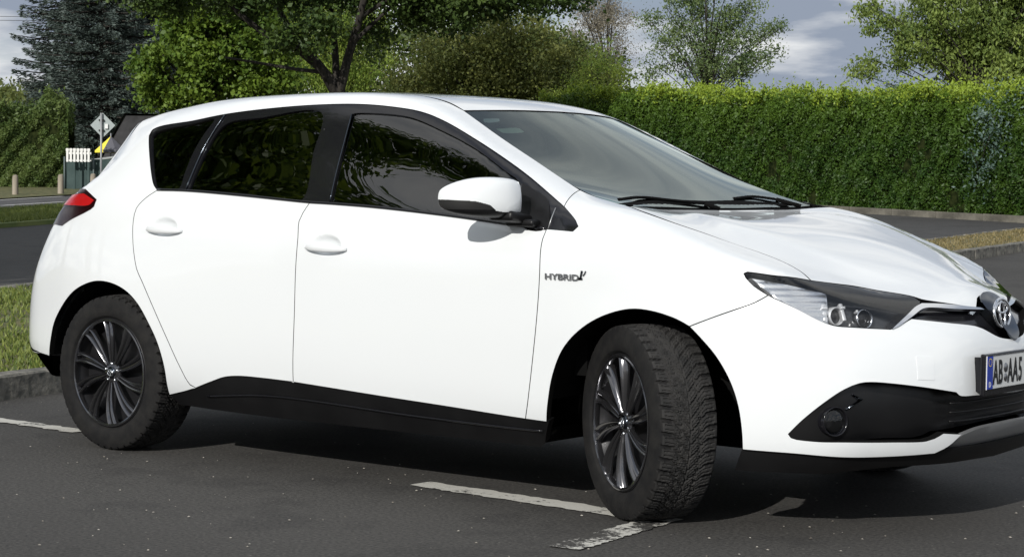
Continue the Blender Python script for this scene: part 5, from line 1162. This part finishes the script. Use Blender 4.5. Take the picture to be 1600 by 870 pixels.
# big tree with forked trunk: explicit limbs
d = 38.; base = (UD(528, d), d); B = W(*base); e = empty('tree', B, 'large tree with bare forking dark limbs behind the car roof', 'tree'); b = MB()
def LP(u, v, dd=0): 
    p = W(UD(u, d + dd), d + dd, px(u, v, d + dd)); return p - B
b_lims = [([LP(527, 330), LP(526, 200), LP(524, 150)], .24, .20), ([LP(524, 152), LP(500, 110), LP(462, 78, -.3), LP(410, 55, -.5), LP(372, 25, -.8), LP(335, -15, -1)], .13, .06),
          ([LP(522, 135), LP(488, 92, .3), LP(445, 40, .6), (LP(415, -20, 1))], .11, .06), ([LP(527, 150), LP(540, 95), LP(556, 40, -.3), LP(572, -30, -.6)], .14, .08), ([LP(523, 130), LP(520, 70, .5), LP(512, 0, .8), LP(508, -50, 1)], .10, .06),
          ([LP(505, 115), LP(460, 110, .5), LP(400, 100, .9), LP(350, 92, 1.1)], .06, .03), ([LP(470, 60, .4), LP(500, 25, .4), LP(480, -30, .4)], .05, .03), ([LP(548, 70), LP(600, 20, .4), LP(660, -30, .6)], .06, .03), ([LP(560, 30), (LP(640, -20, -.5)), LP(760, -60, -.8)], .06, .03)]
for p_, r0, r1 in b_lims: limb(b, p_, r0 * .76, r1 * .7, 10)
b.build('trunk', BARK, e, True)
Cs, Ts = [], []
for u, v, ru, rv, nc in ((260, -15, 90, 45, 40), (400, -14, 110, 42, 60), (560, -22, 120, 45, 70), (690, -5, 105, 50, 60), (800, -15, 90, 40, 34), (660, 28, 50, 22, 16), (160, -25, 60, 28, 12), (735, 20, 30, 25, 8), (885, -15, 40, 35, 10), (455, 62, 50, 22, 9), (575, 60, 35, 28, 8), (500, 40, 40, 20, 7)):
    c = LP(u, v, rnd.uniform(-1, 1)); k = d * k_; rad = np.array([ru * k * .85 + .2, ru * k * .75 + .3, rv * k]); C, T, K = clusters(tuple(c), rad, nc, 110, .36, .1); Cs.append(C); Ts.append(T)
c = LP(520, -230); C, T, K = clusters(tuple(c), (5.5, 5.5, 2.6), 260, 70, .6, .2); Cs.append(C); Ts.append(T)
V, F = leaf_quads(np.concatenate(Cs), .10, .65); fast_mesh('crown', V, F, L_['dark'], e, False, attr=np.concatenate(Ts))
d = 52.; tree('light green drooping tree seen behind the forked trunk', 'tree', (UD(510, d), d), 3.5, [(-.6, 0, px(460, 75, d), 1.5, 1, 1.0), (.9, 0, px(580, 80, d), .9, 1, .8), (.2, .3, px(500, 20, d), 1.9, 1, 1.1), (-.1, 0, px(510, 140, d), 1.6, 1, .8)], L_['lime'], .085, 150, .4, .14, ncl=230, cr=.45, droop=1.1)
d = 47.; tree('broad olive and rust coloured beech bush over the windscreen', 'bush', (UD(765, d), d), 2.6, [(-1.0, 0, px(690, 115, d), 1.3, 1, 1.2), (.1, 0, px(770, 95, d), 1.5, 1, 1.35), (1.4, 0, px(860, 115, d), 1.3, 1, 1.1), (-1.9, 0, px(630, 150, d), .8, .8, .7), (2.2, .2, px(915, 130, d), .9, .8, .9)], L_['autumn'], .08, 150, .6, .10, ncl=330, cr=.42, name='bush', shell=.2)
d = 44.5; tree('bright green conifer shrub between rust bush and hedge', 'shrub', (UD(930, d), d), 1.8, [(0, 0, px(930, 140, d), .95, .6, .75), (-.6, -.3, px(900, 170, d), .7, .5, .6)], L_['lime'], .06, 100, .4, .07, ncl=70, cr=.3, name='shrub')
d = 58.; tree('pale dusty sparse tree top left of the birch', 'tree', (UD(945, d), d), 5.0, [(0, 0, px(945, 60, d), 1.0, .8, 1.25), (-.5, 0, px(920, 20, d), 1.0, .8, 1.3)], L_['dusty'], .055, 130, .5, .08, ncl=120, cr=.36, shell=.2)
d = 50.; tree('small airy birch standing against the sky behind the hedge', 'tree', (UD(1100, d), d), 4.6, [(0, 0, px(1100, 100, d), 1.1, .9, .7)] + [(UD(u, d) - UD(1100, d), rnd.uniform(-.4, .4), px(u, v, d), r, .45, r * .85) for u, v, r in ((1020, 110, .35), (1035, 75, .45), (1015, 35, .35), (1060, 40, .5), (1085, 15, .55), (1110, -20, .6), (1070, -10, .4), (1125, 40, .6), (1150, 75, .5), (1175, 100, .35), (1185, 50, .38), (1200, 85, .22), (1160, 15, .42), (1205, 40, .2), (1100, 60, .6), (1045, 5, .3), (1140, 110, .5))], L_['birch'], .075, 60, .5, .07, ncl=330, cr=.28, droop=.5, shell=.15)
d = 42.; WN = tree('large walnut tree with hanging yellow-green leaves at top right', 'tree', (UD(1530, d), d), 4.6, [(0, 0, px(1530, 30, d), 1.7, 1.2, 1.3), (-1.2, 0, px(1440, 35, d), 1.0, .8, .9), (1.2, 0, px(1610, 60, d), 1.3, 1.0, 1.4), (-1.6, -.2, px(1400, 90, d), .75, .5, .5), (-2.2, -.2, px(1370, 45, d), .45, .4, .28), (-2.6, -.2, px(1345, 20, d), .3, .3, .2), (.2, 0, px(1510, 110, d), 1.6, .8, .55), (.6, 0, px(1540, -30, d), 1.8, 1.0, .9), (-.6, .2, px(1480, 75, d), 1.0, .7, .7), (-2.65, 0, px(1330, 105, d), .42, .4, .38)], L_['walnut'], .10, 100, .42, .12, ncl=420, cr=.30, droop=.9, shell=.2)
for u, dd_, v, r, lb in ((1620, 60, 20, 2.8, 'green tree filling the gap behind the walnut tree'), (690, 60, 10, 2.8, 'dense dark tree behind the rust coloured bush'), (400, 60, -20, 3.0, 'dense dark tree far behind the maple'), (540, 66, 10, 3.0, 'dense dark tree far behind the forked trunk'), (810, 64, 30, 2.4, 'dark tree behind the right half of the rust coloured bush'), (250, 64, -30, 3.0, 'dark tree filling the gap between spruce and maple'), (880, 56, 60, 1.6, 'dark green tree between the rust coloured bush and the dusty tree')):
    z = px(u, v, dd_); tree(lb, 'tree', (UD(u, dd_), dd_), z, [(0, 0, z * .72, r, 1.6, z * .34), (0, 0, z * .35, r * .95, 1.6, z * .36)], L_['darkfar'], .15, 100, .6, .16, ncl=130, cr=.62, shell=.2)
# tall trees on the near side of the car park, mirrored in the side windows
for x, y, hh, r, lb in ((-15.0, -10.5, 14.5, 3.6, 'tallest leafy tree across the car park, mirrored in the rear door window'), (-8.6, -5.4, 10, 2.8, 'leafy tree nearest the car tail, mirrored in the quarter window'), (-9.6, -11.9, 14, 3.1, 'leafy tree across the car park, mirrored in the front door window'), (-11.6, -3.6, 12, 3.2, 'leafy tree beyond the verge, shading the lane behind the car')):
    p = Vector((x, y)) - C2_; tree(lb, 'tree', (p.dot(RD), p.dot(HD)), hh, [(0, 0, hh * .62, r, r, hh * .38)], L_['maple'], .2, 90, .7, .25, ncl=210, cr=.8)
# grass blades on the verges
def blades(name, fn, n, h, m, label):
    P = np.array([fn() for _ in range(n)]); a = npr.uniform(0, 6.28, n); w = .006 + .004 * npr.random(n); hh = h * npr.uniform(.4, 1.2, n); lean = npr.normal(size=(n, 2)) * .4
    dx = np.cos(a) * w; dy = np.sin(a) * w; V = np.stack([P + np.stack([dx, dy, 0 * a], 1), P - np.stack([dx, dy, 0 * a], 1), P + np.stack([lean[:, 0] * hh, lean[:, 1] * hh, hh], 1)], 1).reshape(-1, 3)
    return fast_mesh(name, V, np.arange(3 * n).reshape(-1, 3), m, None, False, attr=npr.uniform(0, 1, n), kind='stuff', label=label)
def f3():
    while True:
        y = rnd.uniform(-1.6, 4.3); x = kx(y) - rnd.uniform(.16, 3.95)
        if math.sin(x * 3.1 + math.sin(y * 2.7) * 2) + math.sin(y * 4.3 + x) + rnd.uniform(-1.6, 1.6) > -1.0: return (x, y, gz(x, y) + .11)
blades('grass', f3, 30000, .038, L_['grass'], 'short grass on the verge behind the car')
def f1():
    t = rnd.random(); s_ = rnd.random()
    if t < .55: u_ = t / .55; a = lerp2((-12.5, 23.0), (-7.05, 26.4), u_); b__ = lerp2((-12.0, 26.0), (-8.1, 30.3), u_)
    else: u_ = (t - .55) / .45; a = lerp2((-7.05, 26.4), (-5.4, 31.4), u_); b__ = lerp2((-8.1, 30.3), (-6.5, 35.6), u_)
    l, dd_ = lerp2(a, b__, s_); p = W(l, dd_, .06); return tuple(p)
blades('grass', f1, 40000, .07, L_['grass'], 'short grass between the lane and the road at left')
def f4():
    t = rnd.random(); s_ = rnd.random(); l, dd_ = lerp2(lerp2(vo0, vo1, t), lerp2(vi0, vi1, t), .06 + .88 * s_); p = W(l, dd_, .09); return tuple(p)
L_['dry'] = leaf_mat('dry_grass_blade', (0.1049, 0.088, 0.033), (0.2565, 0.209, 0.099), trans=.1)
blades('grass', f4, 9000, .035, L_['dry'], 'dry patchy grass on the verge right of the bonnet')
# ================================================================== SMALL THINGS AT LEFT
WOOD = noise_mix(mat('weathered_wood', (.25, .22, .18), .9), (.16, .14, .11), (.33, .29, .23), 9, 8, stretch=(1, 1, .15), bump=.4)
LB = ['leftmost of the weathered wooden bollards beside the road', 'middle weathered wooden bollard beside the road, left of the tarpaulin fence', 'wooden bollard in front of the tarpaulin fence next to the sign']
for (u, d), lb in zip(((23, 37.4), (94, 38.2), (144.5, 39)), LB):
    b = MB(); b.lathe([(.0, -.05), (.062, -.05), (.058, .36), (.050, .405), (.03, .42), (.0, .425)], 14, 'z'); o = b.build('bollard', WOOD, None, True); smooth_by_angle(o, 40)
    o.location = W(UD(u, d), d); o['label'] = lb; o['category'] = 'bollard'; o['group'] = 'wooden bollards along the road'
d = 37.8; B = W(UD(157, d), d); e = empty('road_sign', B, 'diamond shaped road sign seen from behind on a grey pole', 'sign')
b = MB(); b.tube([(0, 0, -.1), (0, 0, px(157, 178, d))], .021, 10); b.build('pole', MT['steel'] if 0 else mat('galvanised', (.32, .33, .34), .6, .4), e, True)
zc = px(158, 197, d); hd = .245; fw = Vector((-HD.x, -HD.y, 0)); rt = Vector((RD.x, RD.y, 0)); v = []
ang = [(0, 1), (.5, .5), (1, 0), (.5, -.5), (0, -1), (-.5, -.5), (-1, 0), (-.5, .5)]
for s_ in (.005, -.005):
    for a, c in ang:
        p = rt * (a * hd + .02) + Vector((0, 0, zc + c * hd)) - fw * (.05 + s_); v.append(p)
mesh('sign_plate', v, [tuple(range(8)), tuple(range(15, 7, -1))] + [(i, 8 + i, 8 + (i + 1) % 8, (i + 1) % 8) for i in range(8)], mat('sign_back', (.30, .34, .34), .5, .3), e)
b = MB(); b.box(rt * .10 + Vector((0, 0, zc - .02)) - fw * .035, (.06, .06, .09), rot=Matrix.Rotation(math.atan2(RD.y, RD.x), 3, 'Z')); b.v = b.v; b.build('sticker', MT['plate_white'], e)
b = MB(); b.box(Vector((0, 0, zc + .10)) - fw * .02, (.10, .05, .03), rot=Matrix.Rotation(math.atan2(RD.y, RD.x), 3, 'Z')); b.box(Vector((0, 0, zc - .10)) - fw * .02, (.10, .05, .03), rot=Matrix.Rotation(math.atan2(RD.y, RD.x), 3, 'Z')); b.build('clamp', MT['black_plastic'], e)
RZ = Matrix.Rotation(math.atan2(RD.y, RD.x), 3, 'Z')
# teal tarpaulin fence
d = 41.; B = W(UD(150, d), d); e = empty('garden_fence', B, 'dark teal tarpaulin fence behind the bollards', 'fence'); TEAL = noise_mix(mat('tarpaulin', (.03, .06, .058), .7), (.022, .048, .046), (.042, .075, .072), 3)
w0 = UD(101, d) - UD(150, d); hgt = px(150, 250, d)
for i in range(4):
    n = 8; v = []
    for a in range(n + 1):
        x = w0 + i * .62 + .60 * a / n; dp = .02 * math.sin(a * 1.9 + i)
        for z in (0.02, hgt * .5, hgt): v.append(RZ @ Vector((x, dp + .01 * math.sin(z * 7), z)))
    mesh('fence_panel', v, [(a * 3 + j, (a + 1) * 3 + j, (a + 1) * 3 + j + 1, a * 3 + j + 1) for a in range(n) for j in range(2)], TEAL, e, True)
for i in range(5): 
    b = MB(); b.tube([RZ @ Vector((w0 + i * .62 - .01, -.03, -.05)), RZ @ Vector((w0 + i * .62 - .01, -.03, hgt + .05))], .018, 8); b.build('post', mat('fence_post', (.10, .13, .13), .6) if i == 0 else bpy.data.materials['fence_post'], e, True)
# white notched pickets
d = 40.7; B = W(UD(122, d), d); e = empty('picket_fence', B, 'short white notched picket fence above the tarpaulin', 'fence'); WH = mat('white_wood', (.75, .75, .73), .7)
zt, zb = px(122, 233, d), px(122, 254, d); xs = [-.24, -.165, -.09, -.015, .06, .135, .21]
for i, x in enumerate(xs):
    b = MB(); c = RZ @ Vector((x, 0, (zt + zb) / 2)); b.box(c, (.045, .02, zt - zb), rot=RZ); b.box(RZ @ Vector((x, 0, zt - .03)), (.062, .022, .05), rot=RZ); b.build('picket', WH, e)
b = MB(); b.box(RZ @ Vector((0, .02, zt - .10)), (.52, .015, .05), rot=RZ); b.box(RZ @ Vector((0, .02, zb + .03)), (.52, .015, .03), rot=RZ); b.build('rail', WH, e)
b = MB(); b.box(RZ @ Vector((-.1, .03, zb / 2)), (.04, .04, zb + .2), rot=RZ); b.box(RZ @ Vector((.2, .03, zb / 2)), (.04, .04, zb + .2), rot=RZ); b.build('post', TEAL, e)
# parasol, yellow and grey
d = 46.; B = W(UD(172, d), d); e = empty('parasol', B, 'yellow and grey garden parasol behind the road sign', 'parasol'); za, ze = px(172, 214, d), px(172, 238, d); r = .39
b = MB(); b.tube([(0, 0, 0), (0, 0, za + .07)], .015, 8); b.build('pole', bpy.data.materials['galvanised'], e, True)
YE = mat('yellow_cloth', (.80, .68, .07), .8); GY = mat('grey_cloth', (.11, .11, .13), .8)
for i in range(8):
    a0, a1 = 6.283 * i / 8 + .39, 6.283 * (i + 1) / 8 + .39; mid = (a0 + a1) / 2; side_ = math.cos(mid) * RD.x + math.sin(mid) * RD.y
    P0 = [(0, 0, za), (r * math.cos(a0), r * math.sin(a0), ze + .02), (r * math.cos(a1), r * math.sin(a1), ze + .02), (r * math.cos(a0), r * math.sin(a0), ze - .03), (r * math.cos(a1), r * math.sin(a1), ze - .03)]
    mesh('canopy_panel', P0, [(0, 1, 2), (1, 3, 4, 2)], YE if side_ < .0 else GY, e)
# slanted grey board and red/white box beneath
d = 42.5; B = W(UD(162, d), d); e = empty('garden_table', B, 'pale grey board table in front of the parasol', 'table'); b = MB(); b.box((0, 0, px(160, 249, d)), (.62, .35, .04), rot=RZ @ Matrix.Rotation(R(-8), 3, 'Y')); b.build('table_top', mat('grey_board', (.32, .34, .34), .7), e)
b = MB(); zz_ = px(160, 249, d)
for sx in (-.25, .25): b.box(RZ @ Vector((sx, 0, zz_ / 2)), (.04, .04, zz_ - .04), rot=RZ)
b.build('leg', bpy.data.materials['grey_board'], e)
d = 44; B = W(UD(184, d), d, px(184, 246, d) - .05); e = empty('planter', B, 'small red planter with white rim beside the parasol', 'planter'); b = MB(); b.lathe([(.0, -.9), (.10, -.9), (.14, .0), (.0, .0)], 14, 'z'); b.build('pot', mat('red_plastic', (.25, .03, .04), .6), e, True); b = MB(); b.lathe([(.14, .0), (.16, .0), (.16, .06), (.14, .06)], 14, 'z'); b.build('rim', WH, e, True)
# dark gabled shed
d = 47.; B = W(UD(196, d), d); e = empty('shed', B, 'dark shed with steep gable behind the parasol', 'building'); zr, zv = px(186, 182, d), px(186, 250, d)
v = []
for y in (0, 3.): 
    for x, z in ((-.62, -.1), (-.62, zv * .9), (-.05, zr), (1.3, zr), (1.3, -.1)): v.append(RZ @ Vector((x, y, z)))
mesh('wall', v, [(0, 1, 2, 3, 4), (9, 8, 7, 6, 5), (0, 5, 6, 1), (3, 8, 9, 4)], noise_mix(mat('dark_boards', (.03, .03, .034), .8), (.02, .02, .022), (.045, .045, .05), 4), e)
b = MB(); b.add([RZ @ Vector(p) for p in ((-.70, -.08, zv * .86), (-.04, -.08, zr + .05), (-.04, 3.1, zr + .05), (-.70, 3.1, zv * .86), (-.04, -.08, zr + .05), (1.4, -.08, zr + .05), (1.4, 3.1, zr + .05), (-.04, 3.1, zr + .05))], [(0, 1, 2, 3), (4, 5, 6, 7)]); b.build('roof', noise_mix(mat('slate', (.10, .10, .115), .7), (.07, .07, .08), (.14, .14, .155), 6), e)
# overhead wires top left
for v_, lb in ((29, 'upper of the two overhead wires at top left'), (35, 'lower of the two overhead wires at top left')):
    b = MB(); P0 = [W(UD(u, 90), 90, px(u, v_ + (u - 40) * .012, 90)) for u in (-120, -40, 40, 120, 200, 300)]; b.tube(P0, .012, 5, cap=False); b.build('overhead_wire', MT['black_plastic'], None, True, label=lb, cat='wire', group='overhead wires')
